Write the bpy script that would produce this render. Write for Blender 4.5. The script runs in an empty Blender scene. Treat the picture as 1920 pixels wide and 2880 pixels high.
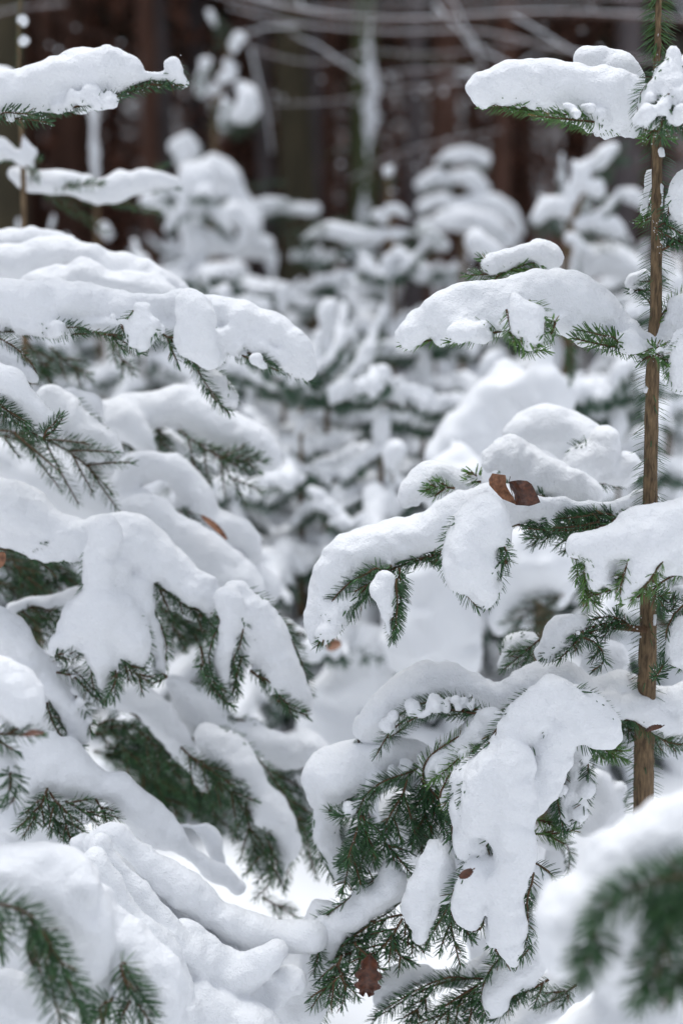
import bpy, math, random
import numpy as np
from mathutils import Vector, Matrix
R = math.radians
random.seed(7); rng = np.random.default_rng(7)
scn = bpy.context.scene

# ------------------------------------------------------------------ camera
PITCH = 10.8; CAMZ = 1.42
cam = bpy.data.cameras.new('camera'); camo = bpy.data.objects.new('camera', cam)
scn.collection.objects.link(camo); scn.camera = camo
camo.location = (0, 0, CAMZ); camo.rotation_euler = (R(90-PITCH), 0, 0)
cam.sensor_fit = 'VERTICAL'; cam.sensor_height = 36; cam.sensor_width = 24
cam.lens = 50; cam.clip_end = 500; cam.clip_start = 0.05
cam.dof.use_dof = True; cam.dof.focus_distance = 1.97; cam.dof.aperture_fstop = 1.9

# ------------------------------------------------------------------ overcast sky
w = bpy.data.worlds.new("World"); scn.world = w; w.use_nodes = True
nt = w.node_tree; nt.nodes.clear()
sky = nt.nodes.new('ShaderNodeTexSky'); sky.sky_type = 'NISHITA'; sky.sun_disc = False
sky.sun_elevation = R(60); sky.sun_rotation = R(-12); sky.air_density = 1.0; sky.dust_density = 4.0
hs = nt.nodes.new('ShaderNodeHueSaturation'); hs.inputs['Saturation'].default_value = 0.22
mx = nt.nodes.new('ShaderNodeMix'); mx.data_type = 'RGBA'; mx.inputs[0].default_value = 0.6
mx.inputs[7].default_value = (5.45, 5.9, 6.85, 1)
bg = nt.nodes.new('ShaderNodeBackground'); bg.inputs[1].default_value = 0.12
ow = nt.nodes.new('ShaderNodeOutputWorld')
nt.links.new(sky.outputs[0], hs.inputs['Color']); nt.links.new(hs.outputs[0], mx.inputs[6])
tc = nt.nodes.new('ShaderNodeTexCoord'); sx = nt.nodes.new('ShaderNodeSeparateXYZ'); nt.links.new(tc.outputs['Generated'], sx.inputs[0])
mr = nt.nodes.new('ShaderNodeMapRange'); mr.inputs[1].default_value = 0; mr.inputs[2].default_value = 1; mr.inputs[3].default_value = .20; mr.inputs[4].default_value = 1.6
nt.links.new(sx.outputs[2], mr.inputs[0])   # overcast sky: the zenith about three times as bright as the horizon
vm = nt.nodes.new('ShaderNodeVectorMath'); vm.operation = 'SCALE'; nt.links.new(mx.outputs[2], vm.inputs[0]); nt.links.new(mr.outputs[0], vm.inputs['Scale'])
nt.links.new(vm.outputs[0], bg.inputs[0]); nt.links.new(bg.outputs[0], ow.inputs[0])
sl = bpy.data.lights.new('sun', 'SUN'); sl.energy = 1.5; sl.angle = R(30); sl.color = (1, .985, .96)
so = bpy.data.objects.new('sun', sl); scn.collection.objects.link(so)
so.rotation_euler = (R(-12), R(-8), 0)   # soft light from high above the clearing, slightly from behind the trees
scn.view_settings.view_transform = 'Standard'; scn.view_settings.look = 'None'
scn.view_settings.exposure = 0.36; scn.view_settings.gamma = 1
scn.cycles.max_bounces = 7; scn.cycles.diffuse_bounces = 5
scn.cycles.use_denoising = True

# ------------------------------------------------------------------ materials
def mat(name):
    m = bpy.data.materials.new(name); m.use_nodes = True
    n = m.node_tree; b = n.nodes['Principled BSDF']; return m, n, b
def ramp(n, src, c0, c1, p0=.3, p1=.7):
    r = n.nodes.new('ShaderNodeValToRGB'); r.color_ramp.elements[0].color = (*c0, 1); r.color_ramp.elements[1].color = (*c1, 1)
    r.color_ramp.elements[0].position = p0; r.color_ramp.elements[1].position = p1
    n.links.new(src, r.inputs[0]); return r
def noise(n, scale, detail=4, rough=.55, coord=None, w3=None):
    t = n.nodes.new('ShaderNodeTexNoise'); t.inputs['Scale'].default_value = scale
    t.inputs['Detail'].default_value = detail; t.inputs['Roughness'].default_value = rough
    if coord is not None: n.links.new(coord, t.inputs['Vector'])
    return t
def geo(n): return n.nodes.new('ShaderNodeNewGeometry').outputs['Position']
def bump(n, b, h, dist, strength=1.0):
    k = n.nodes.new('ShaderNodeBump'); k.inputs['Distance'].default_value = dist; k.inputs['Strength'].default_value = strength
    n.links.new(h, k.inputs['Height']); n.links.new(k.outputs[0], b.inputs['Normal'])
def snow_mat(name, fine):
    m, n, b = mat(name); P = geo(n)
    b.inputs['Base Color'].default_value = (.81, .825, .845, 1); b.inputs['Roughness'].default_value = .62
    b.inputs['Specular IOR Level'].default_value = .3
    b.inputs['Subsurface Weight'].default_value = .0
    if fine:
        a = noise(n, 420, 2, .6, P); c = noise(n, 95, 4, .6, P)
        ad = n.nodes.new('ShaderNodeMath'); ad.operation = 'MULTIPLY_ADD'; ad.inputs[1].default_value = 2.2
        n.links.new(c.outputs[0], ad.inputs[0]); n.links.new(a.outputs[0], ad.inputs[2])
        bump(n, b, ad.outputs[0], .0021, .8)
    return m
SNOW = snow_mat('snow', True); SNOWF = snow_mat('far_snow', False)
def needle_mat(name, c0, c1, c2):
    m, n, b = mat(name)
    at = n.nodes.new('ShaderNodeAttribute'); at.attribute_name = 'tint'
    r = ramp(n, at.outputs['Fac'], c0, c1, 0, .85); e = r.color_ramp.elements.new(.97); e.color = (*c2, 1)
    n.links.new(r.outputs[0], b.inputs['Base Color'])
    b.inputs['Roughness'].default_value = .42
    b.inputs['Specular IOR Level'].default_value = .45
    return m
NEED = needle_mat('spruce_needles', (.016, .058, .026), (.055, .145, .045), (.11, .07, .025))
NEEDY = needle_mat('fresh_needles', (.035, .11, .026), (.12, .24, .05), (.16, .12, .03))
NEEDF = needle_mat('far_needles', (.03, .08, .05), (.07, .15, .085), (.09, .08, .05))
def bark_mat(name, c0, c1, scale, bd, stretch=5):
    m, n, b = mat(name)
    tc = n.nodes.new('ShaderNodeTexCoord'); mp = n.nodes.new('ShaderNodeMapping'); mp.inputs['Scale'].default_value = (stretch, stretch, 1)
    n.links.new(tc.outputs['Object'], mp.inputs[0])
    a = noise(n, scale, 6, .65, mp.outputs[0]); r = ramp(n, a.outputs[0], c0, c1, .35, .68)
    n.links.new(r.outputs[0], b.inputs['Base Color']); b.inputs['Roughness'].default_value = .85
    bump(n, b, a.outputs[0], bd, 1); return m
BARK = bark_mat('young_spruce_bark', (.06, .038, .020), (.27, .18, .095), 42, .005, 6)
TWIG = bark_mat('twig_bark', (.05, .026, .014), (.13, .07, .03), 60, .001)
FBARK = bark_mat('forest_bark', (.066, .030, .019), (.18, .085, .055), 1.6, .02)
FBARKG = bark_mat('grey_bark', (.065, .052, .052), (.15, .125, .125), 1.6, .02)
FBARKO = bark_mat('olive_bark', (.038, .032, .016), (.085, .066, .034), 1.4, .02)
ORBARK = bark_mat('orange_bark', (.22, .10, .045), (.42, .22, .11), 2.4, .01)
MOSS = bark_mat('mossy_bark', (.03, .045, .012), (.075, .085, .03), 2.4, .02)
def leaf_mat(name, c0, c1):
    m, n, b = mat(name); P = geo(n); a = noise(n, 130, 5, .65, P)
    r = ramp(n, a.outputs[0], c0, c1, .35, .7); n.links.new(r.outputs[0], b.inputs['Base Color'])
    b.inputs['Roughness'].default_value = .5; bump(n, b, a.outputs[0], .0008, .6); return m
BEECH = bark_mat('beech_twig_bark', (.075, .045, .036), (.16, .10, .085), 3, .003)
LEAFA = leaf_mat('dry_beech_leaf', (.03, .010, .006), (.15, .05, .022))
LEAFB = leaf_mat('pale_dry_leaf', (.12, .045, .02), (.40, .19, .10))
m, n, b = mat('far_foliage'); at = n.nodes.new('ShaderNodeAttribute'); at.attribute_name = 'tint'
r = ramp(n, at.outputs['Fac'], (.11, .046, .028), (.30, .125, .075), 0, 1); n.links.new(r.outputs[0], b.inputs['Base Color'])
FOL = m
m, n, b = mat('far_conifer'); at = n.nodes.new('ShaderNodeAttribute'); at.attribute_name = 'tint'
r = ramp(n, at.outputs['Fac'], (.014, .02, .012), (.04, .05, .028), 0, 1); n.links.new(r.outputs[0], b.inputs['Base Color'])
FOLG = m

# ------------------------------------------------------------------ mesh helpers
def mesh_np(name, V, F4=None, F3=None, tint=None, smooth=True):
    me = bpy.data.meshes.new(name); V = np.asarray(V, np.float32)
    parts = []
    n4 = 0 if F4 is None else len(F4); n3 = 0 if F3 is None else len(F3)
    me.vertices.add(len(V)); me.vertices.foreach_set('co', V.ravel())
    idx = np.concatenate([np.asarray(F4, np.int32).ravel() if n4 else np.zeros(0, np.int32), np.asarray(F3, np.int32).ravel() if n3 else np.zeros(0, np.int32)])
    me.loops.add(len(idx)); me.loops.foreach_set('vertex_index', idx)
    me.polygons.add(n4+n3)
    st = np.concatenate([np.arange(n4)*4, n4*4+np.arange(n3)*3]).astype(np.int32)
    me.polygons.foreach_set('loop_start', st)
    if smooth: me.polygons.foreach_set('use_smooth', np.ones(n4+n3, bool))
    me.update(calc_edges=True)
    if tint is not None:
        a = me.attributes.new('tint', 'FLOAT', 'POINT'); a.data.foreach_set('value', np.asarray(tint, np.float32))
    return me
def link(name, me, m, parent=None, kind=None, loc=None):
    if me is not None and not me.materials: me.materials.append(m)
    o = bpy.data.objects.new(name, me); scn.collection.objects.link(o)
    if parent is not None: o.parent = parent
    if kind: o['kind'] = kind
    if loc is not None: o.location = loc
    return o
def tag(o, label, cat, group=None):
    o['label'] = label; o['category'] = cat
    if group: o['group'] = group
    return o
def empty(name, loc, label, cat, group=None):
    o = bpy.data.objects.new(name, None); scn.collection.objects.link(o); o.location = loc
    o.empty_display_size = .1
    return tag(o, label, cat, group)

def cubic_up(n, step, r, amp):
    """matrix (n, m) interpolating a coarse lattice of spacing `step` cells onto n cells"""
    m = int(n/step)+5; t = np.arange(n)/step+1+r; i = np.floor(t).astype(int); f = (t-i)[:, None]
    M = np.zeros((n, m), np.float32); ii = np.arange(n)
    w0 = (1-f)**3/6; w1 = (3*f**3-6*f**2+4)/6; w2 = (-3*f**3+3*f**2+3*f+1)/6; w3 = f**3/6
    for k, w_ in zip((-1, 0, 1, 2), (w0, w1, w2, w3)): M[ii, np.clip(i+k, 0, m-1)] += w_[:, 0]
    return M
def grid_noise(shape, step, amp):
    step = max(step, 1.3)
    Ms = [cubic_up(s, step, rng.random(), 1) for s in shape]
    G = rng.standard_normal([M.shape[1] for M in Ms]).astype(np.float32)
    G = np.einsum('ia,abc->ibc', Ms[0], G, optimize=True); G = np.einsum('jb,ibc->ijc', Ms[1], G, optimize=True)
    G = np.einsum('kc,ijc->ijk', Ms[2], G, optimize=True)
    return G*(amp*2.2)
def surface_nets(f, org, h):
    s = f < 0; nx, ny, nz = f.shape
    c = np.zeros((nx-1, ny-1, nz-1), np.int8)
    for a in (0, 1):
        for b_ in (0, 1):
            for d in (0, 1): c += s[a:nx-1+a, b_:ny-1+b_, d:nz-1+d]
    act = (c > 0) & (c < 8); I = np.argwhere(act)
    if len(I) == 0: return None
    idm = np.full(act.shape, -1, np.int32); idm[act] = np.arange(len(I))
    acc = np.zeros((len(I), 3)); cnt = np.zeros(len(I))
    cr = [(0, 0, 0), (1, 0, 0), (0, 1, 0), (1, 1, 0), (0, 0, 1), (1, 0, 1), (0, 1, 1), (1, 1, 1)]
    ed = [(0, 1), (2, 3), (4, 5), (6, 7), (0, 2), (1, 3), (4, 6), (5, 7), (0, 4), (1, 5), (2, 6), (3, 7)]
    val = [f[I[:, 0]+a, I[:, 1]+b_, I[:, 2]+d] for a, b_, d in cr]
    for a, b_ in ed:
        va, vb = val[a], val[b_]; mk = (va < 0) != (vb < 0); t = np.where(mk, va/np.where(mk, va-vb, 1), 0)
        p = np.array(cr[a])[None]+(np.array(cr[b_])-np.array(cr[a]))[None]*t[:, None]
        acc += p*mk[:, None]; cnt += mk
    V = org+h*(I+acc/cnt[:, None])
    Q = []
    sx = s[:-1, 1:-1, 1:-1] != s[1:, 1:-1, 1:-1]; J = np.argwhere(sx)
    if len(J):
        x, y, z = J[:, 0], J[:, 1]+1, J[:, 2]+1; q = np.stack([idm[x, y-1, z-1], idm[x, y, z-1], idm[x, y, z], idm[x, y-1, z]], 1)
        fl = s[x, y, z]; q[~fl] = q[~fl][:, ::-1]; Q.append(q)
    sy = s[1:-1, :-1, 1:-1] != s[1:-1, 1:, 1:-1]; J = np.argwhere(sy)
    if len(J):
        x, y, z = J[:, 0]+1, J[:, 1], J[:, 2]+1; q = np.stack([idm[x-1, y, z-1], idm[x-1, y, z], idm[x, y, z], idm[x, y, z-1]], 1)
        fl = s[x, y, z]; q[~fl] = q[~fl][:, ::-1]; Q.append(q)
    sz = s[1:-1, 1:-1, :-1] != s[1:-1, 1:-1, 1:]; J = np.argwhere(sz)
    if len(J):
        x, y, z = J[:, 0]+1, J[:, 1]+1, J[:, 2]; q = np.stack([idm[x-1, y-1, z], idm[x, y-1, z], idm[x, y, z], idm[x-1, y, z]], 1)
        fl = s[x, y, z]; q[~fl] = q[~fl][:, ::-1]; Q.append(q)
    return V, np.concatenate(Q)
def catmull(P, seg):
    P = np.asarray(P, float)
    if len(P) < 2: return P
    E = np.vstack([2*P[0]-P[1], P, 2*P[-1]-P[-2]]); out = []
    for i in range(len(P)-1):
        a, b_, c, d = E[i:i+4]
        for t in np.arange(seg)/seg:
            out.append(.5*((2*b_)+(c-a)*t+(2*a-5*b_+4*c-d)*t*t+(3*b_-a-3*c+d)*t**3))
    out.append(P[-1]); return np.array(out)
def snow_mesh(name, chains, vox, k=.012, amp=1.0, flat=None):
    """chains: arrays (n,4) of x,y,z,r in metres + y-stretch; smooth union of round cones, lumpy, meshed by surface nets"""
    ch = []
    for C, sy, *kk in chains:
        C = catmull(C, 3) if len(C) > 1 else np.asarray(C, float)
        C[:, 3] = np.maximum(C[:, 3], vox*.9); ch.append((C, sy, kk[0] if kk else k))
    lo = np.min([(C[:, :3]-C[:, 3:4]*np.array([1, s, 1])).min(0) for C, s, _ in ch], 0)-vox*5-.012
    hi = np.max([(C[:, :3]+C[:, 3:4]*np.array([1, s, 1])).max(0) for C, s, _ in ch], 0)+vox*5+.012
    sh = np.ceil((hi-lo)/vox).astype(int)+1
    ax = [(lo[i]+vox*np.arange(sh[i])).astype(np.float32) for i in range(3)]
    f = np.full(sh, .5, np.float32); pad = k*1.5+vox*3+.008
    for C, s, k in ch:
        l = C[:, :3].copy(); rr = C[:, 3:4]*np.array([1, s, 1])+pad*np.array([1, s, 1])
        g0 = np.clip(np.floor(((l-rr).min(0)-lo)/vox).astype(int), 0, sh); g1 = np.clip(np.ceil(((l+rr).max(0)-lo)/vox).astype(int)+1, 0, sh)
        c = np.full(g1-g0, .5, np.float32)
        segs = [(C[i], C[i+1]) for i in range(len(C)-1)] or [(C[0], C[0]+np.array([1e-4, 0, 0, 0]))]
        for a, b_ in segs:
            r = max(a[3], b_[3])+pad; R3 = np.array([r, r*s, r])
            p0 = np.clip(np.floor((np.minimum(a[:3], b_[:3])-R3-lo)/vox).astype(int), g0, g1); p1 = np.clip(np.ceil((np.maximum(a[:3], b_[:3])+R3-lo)/vox).astype(int)+1, g0, g1)
            if (p1 <= p0).any(): continue
            X = ax[0][p0[0]:p1[0]][:, None, None]-a[0]; Y = (ax[1][p0[1]:p1[1]][None, :, None]-a[1])/s; Z = ax[2][p0[2]:p1[2]][None, None, :]-a[2]
            d = (b_[:3]-a[:3])*np.array([1, 1/s, 1]); L2 = max((d**2).sum(), 1e-9)
            t = np.clip((X*d[0]+Y*d[1]+Z*d[2])/L2, 0, 1)
            D = np.sqrt((X-t*d[0])**2+(Y-t*d[1])**2+(Z-t*d[2])**2)-(a[3]+t*(b_[3]-a[3]))
            v = c[p0[0]-g0[0]:p1[0]-g0[0], p0[1]-g0[1]:p1[1]-g0[1], p0[2]-g0[2]:p1[2]-g0[2]]
            np.minimum(v, D.astype(np.float32), out=v)
        v = f[g0[0]:g1[0], g0[1]:g1[1], g0[2]:g1[2]]
        hh = np.clip(.5+.5*(v-c)/k, 0, 1); v[...] = v*(1-hh)+c*hh-k*hh*(1-hh)
    f += grid_noise(f.shape, .055/vox, .0060*amp)
    f += grid_noise(f.shape, .022/vox, .0036*amp)
    if vox < .006:                       # ragged, pitted undersides where the needles comb the snow
        wz = np.zeros_like(f); wz[:, :, 1:-1] = np.clip((f[:, :, :-2]-f[:, :, 2:])/(2*vox)-.15, 0, 1)
        f += wz*(np.abs(grid_noise(f.shape, .010/vox, .0040))-.0010)
    if vox < .009: f += grid_noise(f.shape, .010/vox, .0016*amp)
    if vox < .0042: f += grid_noise(f.shape, .0045/vox, .0004*amp)
    f[0] = f[-1] = .1; f[:, 0] = f[:, -1] = .1; f[:, :, 0] = f[:, :, -1] = .1
    r = surface_nets(f, lo, vox)
    if r is None: return None
    return r
def needles(paths, L=.019, sp=.0011, wd=.0016, ang=58, flat=.75, comb=0., rad=0.):
    """paths: list of (n,3) polylines; returns V,F4,F3,tint of a comb of bent flat needles"""
    O, A, Rd, LL, cnts = [], [], [], [], []
    for P in paths:
        P = np.asarray(P, float); d = np.diff(P, axis=0); l = np.linalg.norm(d, axis=1); tot = l.sum()
        n_ = max(6, int(tot/sp)); s = (np.arange(n_)+rng.random(n_)*.7)/n_*tot; cum = np.r_[0, np.cumsum(l)]
        i = np.clip(np.searchsorted(cum, s)-1, 0, len(l)-1); t = (s-cum[i])/np.maximum(l[i], 1e-6)
        O.append(P[i]+d[i]*t[:, None]); ax = d[i]/np.maximum(l[i], 1e-6)[:, None]
        up = np.tile(np.array([0., .0, 1.]), (n_, 1)); up -= ax*(up*ax).sum(1)[:, None]
        bad = np.linalg.norm(up, axis=1) < .25; up[bad] = np.array([0, -1., .2]); up -= ax*(up*ax).sum(1)[:, None]
        up /= np.linalg.norm(up, axis=1)[:, None]; sd = np.cross(ax, up)
        ph = np.arange(n_)*2.39996+rng.normal(0, .3, n_)
        if comb:
            nrm = np.tile(np.array([0, -1., .55]), (n_, 1)); s2 = np.cross(ax, nrm); s2 /= np.maximum(np.linalg.norm(s2, axis=1), 1e-3)[:, None]; u2 = np.cross(ax, s2)
            ck = rng.random(n_) < comb; sd = np.where(ck[:, None], s2, sd); up = np.where(ck[:, None], u2, up)
            ph = np.where(ck, np.pi*(np.arange(n_) % 2)+rng.normal(0, .33, n_), ph)
        rd = sd*np.cos(ph)[:, None]+up*np.sin(ph)[:, None]*flat
        rd /= np.linalg.norm(rd, axis=1)[:, None]
        rem = np.clip((tot-s)/.02, 0, 1); th = np.radians(ang*(.35+.65*rem)+rng.normal(0, 4, n_)); O[-1] = O[-1]+rd*rad
        cnts.append(n_)
        D = ax*np.cos(th)[:, None]+rd*np.sin(th)[:, None]
        ll = L*(.72+.28*rem)*rng.uniform(.86, 1.08, n_)*np.clip(.6+s/.02, 0, 1)
        A.append(D); Rd.append(ax); LL.append(ll)
    O = np.concatenate(O); D = np.concatenate(A); ax = np.concatenate(Rd); ll = np.concatenate(LL)[:, None]; n_ = len(O)
    D += rng.normal(0, .035, D.shape); D /= np.linalg.norm(D, axis=1)[:, None]
    S = np.cross(D, ax); S /= np.maximum(np.linalg.norm(S, axis=1), 1e-6)[:, None]; T = np.cross(D, S)
    w_ = wd*rng.uniform(.8, 1.15, (n_, 1)); W = w_/2; th_ = w_*.28
    mid = O+D*ll*.55; tip = O+D*ll+ax*ll*.04
    V = np.stack([O-S*W*.55, O+S*W*.55, O+T*th_, mid-S*W, mid+S*W, mid+T*th_*1.1, tip-S*W*.5, tip+S*W*.5], 1).reshape(-1, 3)
    b_ = (np.arange(n_)*8)[:, None]
    F4 = np.concatenate([b_+np.array([[0, 1, 4, 3]]), b_+np.array([[1, 2, 5, 4]]), b_+np.array([[2, 0, 3, 5]]), b_+np.array([[3, 4, 7, 6]])])
    F3 = np.concatenate([b_+np.array([[4, 5, 7]]), b_+np.array([[5, 3, 6]]), b_+np.array([[5, 6, 7]])])
    tv = rng.random(n_); tint = np.repeat(np.where(tv > .975, 1., np.clip(tv*.6+np.repeat(rng.uniform(0, .35, len(paths)), cnts), 0, .88)), 8)
    return V, F4, F3, tint
def tubes(paths, sides=6):
    V, F = [], []; base = 0
    for P in paths:
        P = np.asarray(P, float); n_ = len(P)
        d = np.gradient(P[:, :3], axis=0); d /= np.maximum(np.linalg.norm(d, axis=1), 1e-9)[:, None]
        ref = np.array([0, 0, 1.]) if abs(d[:, 2]).mean() < .8 else np.array([0, 1., 0])
        u = np.cross(d, ref); u /= np.linalg.norm(u, axis=1)[:, None]; v = np.cross(d, u)
        a = np.arange(sides)/sides*2*math.pi
        ring = P[:, None, :3]+P[:, 3, None, None]*(u[:, None]*np.cos(a)[None, :, None]+v[:, None]*np.sin(a)[None, :, None])
        V.append(ring.reshape(-1, 3)); i = np.arange(n_-1)[:, None]*sides; j = np.arange(sides)[None]; j2 = (j+1) % sides
        F.append(np.stack([base+i+j, base+i+j2, base+i+sides+j2, base+i+sides+j], -1).reshape(-1, 4)); base += n_*sides
    return np.concatenate(V), np.concatenate(F)

# ------------------------------------------------------------------ from picture measurements to world points
cp, sp_ = math.cos(R(PITCH)), math.sin(R(PITCH)); FU = 50/24*3136
OFF = {1: (0, 0), 2: (1568, 0), 3: (0, 1143), 4: (1568, 1143), 5: (0, 2287), 6: (1568, 2287), 7: (0, 3430), 8: (1568, 3430)}
def W(t, x, y, Yw):
    X, Y = x+OFF[t][0], y+OFF[t][1]; u = (X-1568)/FU; v = (Y-2352)/FU
    d = Yw/(cp-v*sp_)
    return (u*d, Yw, CAMZ+d*(-sp_-v*cp)), d/FU
class Tree:
    def __init__(s, root, trunk_fn=None): s.root = root; s.trunk = trunk_fn
nbr = [0]
def branch(root, Yw, snow=(), twigs=(), vox=.0036, k=.010, mat_n=None, L=.018, sp=.0012, wd=.0026, attach=None, snowmat=None, fan=0, amp=1.0, ang=58, name='branch', dup=1, cake=1.0, rs=1.0, fringe=.8):
    """one branch of a tree: wood mesh with the parts needle_cover and snow_cushion.
    snow: (tile, dY, [(x,y,r[,dy])...], depth_stretch); twigs: (tile, dY, [(x,y[,dy])...])"""
    paths, wood, cakep = [], [], []
    for tw in twigs:
        t, dY, pts = tw[:3]; side = tw[3] if len(tw) > 3 else fan
        P = np.array([W(t, p[0], p[1], Yw+dY+(p[2] if len(p) > 2 else 0))[0] for p in pts]); P = catmull(P, 5)
        if not side: P[:, 2] += .003
        paths.append(P); n_ = len(P)
        if not side: cakep.append(P[:max(2, int(n_*.85))])
        wood.append(np.c_[P, np.linspace(.0020, .0010, n_)])
        for _ in range(dup if not side else 0):
            o_ = np.array([rng.normal(0, .004), -rng.uniform(.006, .018)*(1 if _ else rng.choice([1, -.6])), rng.uniform(.004, .015)]); i0 = int(n_*rng.uniform(0, .2)); i1 = max(i0+5, int(n_*rng.uniform(.8, 1)))
            Q = P[i0:i1]; Q = Q+o_*np.minimum(1, np.linspace(0, 1, len(Q))[:, None]*5); paths.append(Q); wood.append(np.c_[Q, np.linspace(.0016, .0008, len(Q))])
        if side:
            ax = P[-1]-P[0]; tot = np.linalg.norm(ax); ax /= tot
            for q in range(side):
                for sg in (-1, 1):
                    i = int(n_*(.12+.65*(q+rng.uniform(0, .6))/side)); i = min(i, n_-2)
                    sdv = np.cross(ax, rng.normal(0, .5, 3)+np.array([0, 1, .5])); sdv /= np.linalg.norm(sdv)
                    dr = ax*.75+sdv*.62*sg; dr /= np.linalg.norm(dr); l = tot*(.5-.33*i/n_)*rng.uniform(.8, 1.15)
                    s_ = np.linspace(0, 1, 6)[:, None]; Q = P[i]+dr*l*s_+ax*l*.15*s_**2+np.array([0, 0, -.05*l])*s_**2
                    paths.append(Q); wood.append(np.c_[Q, np.linspace(.002, .001, 6)])
    if attach is not None:
        for a in attach:
            t, dY, pts = a
            P = np.array([W(t, p[0], p[1], Yw+dY+(p[2] if len(p) > 2 else 0))[0] for p in pts]); P = catmull(P, 4)
            wood.append(np.c_[P, np.linspace(.0055, .003, len(P))])
    chains = []
    for c in snow:
        t, dY, pts = c[:3]; sy = c[3] if len(c) > 3 else 1.0
        C = []
        for p in pts:
            q, m_ = W(t, p[0], p[1], Yw+dY+(p[3] if len(p) > 3 else 0)); C.append((*q, p[2]*m_*rs))
        chains.append((np.array(C), sy))
    if fringe and vox < .006:            # shoots along the underside of each snow load, so that its lower rim is fringed with needles
        for C, sy in list(chains):
            if len(C) < 3 or C[:, 3].mean() < .006: continue
            D = catmull(C, 3); ax = np.gradient(D[:, :3], axis=0); ax /= np.linalg.norm(ax, axis=1)[:, None]
            lat = np.cross(ax, np.array([0, 1., 0])); ln = np.linalg.norm(lat, axis=1)
            if ln.min() < .2: continue
            lat /= ln[:, None]; steep = abs(ax[:, 2]).mean() > .55
            for sg in (1, -1):
                o_ = lat*sg
                if not steep and o_[:, 2].mean() > 0: continue
                if rng.random() > fringe: continue
                Q = D[:, :3]+o_*D[:, 3:4]*.84+np.array([0, -1, 0])*D[:, 3:4]*rng.uniform(-.1, .35)
                Q = Q+np.cumsum(rng.normal(0, .0008, Q.shape), 0)
                i0 = int(len(Q)*rng.uniform(0, .25)) if steep else 0
                Q = Q[i0:]; paths.append(Q); wood.append(np.c_[Q, np.linspace(.0016, .0009, len(Q))])
    if not wood:
        c = chains[0][0]; wood = [np.c_[catmull(c[:, :3], 3), np.full((len(c)-1)*3+1, .003)]] if len(c) > 1 else [np.array([[*c[0][:3], .002], [*(c[0][:3]+.01), .002]])]
    V, F = tubes(wood); bo = link(name, mesh_np('branch', V, F), TWIG, root)
    if paths:
        V, F4, F3, ti = needles(paths, L, sp, wd, ang, comb=.6); link('needle_cover', mesh_np('needle_cover', V, F4, F3, ti), mat_n or NEED, bo, 'stuff')
    if chains and cake and vox < .006:   # snow caked in small lumps along the twigs, so that the lower edge of a cushion is ragged
        for P in cakep:
            l = np.linalg.norm(np.diff(P, axis=0), axis=1).sum(); m_ = int(l/.0055*cake*min(1, .0045/vox))
            for _ in range(m_):
                c = P[rng.integers(0, len(P))]+rng.normal(0, 1, 3)*np.array([.005, .006, .004])+np.array([0, 0, rng.uniform(.002, .012)])
                chains.append((np.array([[*c, rng.uniform(.0025, .0066)]]), 1., .0045))
    if chains:
        r = snow_mesh('snow_cushion', chains, vox, k, amp)
        V, F = r
        if vox < .0042: V = V+rng.normal(0, .0002, V.shape)
        if paths and vox < .006:      # loose crumbs caught among the needles
            A = np.concatenate(paths); m_ = min(len(A)*3, 400); c = A[rng.integers(0, len(A), m_)]+rng.normal(0, .005, (m_, 3))+np.array([0, -.001, .003])
            oc = np.array([[1, 0, 0], [-1, 0, 0], [0, 1, 0], [0, -1, 0], [0, 0, 1], [0, 0, -1]])*1.0
            of = np.array([[0, 2, 4], [2, 1, 4], [1, 3, 4], [3, 0, 4], [2, 0, 5], [1, 2, 5], [3, 1, 5], [0, 3, 5]])
            rr = rng.uniform(.0004, .0011, (m_, 1, 1))*rng.uniform(.5, 1.5, (m_, 6, 1))
            CV = (c[:, None]+oc[None]*rr).reshape(-1, 3); CF = (len(V)+np.arange(m_)[:, None, None]*6+of[None]).reshape(-1, 3)
            me = mesh_np('snow_cushion', np.concatenate([V, CV]), F, CF)
        else: me = mesh_np('snow_cushion', V, F)
        link('snow_cushion', me, snowmat or SNOW, bo)
    return bo

# ------------------------------------------------------------------ ground
def ground():
    n_ = 170; g = np.linspace(-1, 1, n_); g = np.sign(g)*np.abs(g)**2.2
    X = g*120; Yg = g*120+4
    XX, YY = np.meshgrid(X, Yg, indexing='ij')
    Z = np.zeros_like(XX)
    for i in range(26):
        a = rng.random()*math.tau; wl = rng.uniform(.5, 3.5); Z += .018*wl*np.sin((XX*math.cos(a)+YY*math.sin(a))/wl*math.tau+rng.random()*7)*np.exp(-((YY-6)/40)**2)*.35
    V = np.stack([XX, YY, Z], -1).reshape(-1, 3); i = np.arange(n_*n_).reshape(n_, n_)
    F = np.stack([i[:-1, :-1], i[1:, :-1], i[1:, 1:], i[:-1, 1:]], -1).reshape(-1, 4)
    link('ground', mesh_np('ground', V, F), SNOWF, None, 'structure')
ground()

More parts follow.
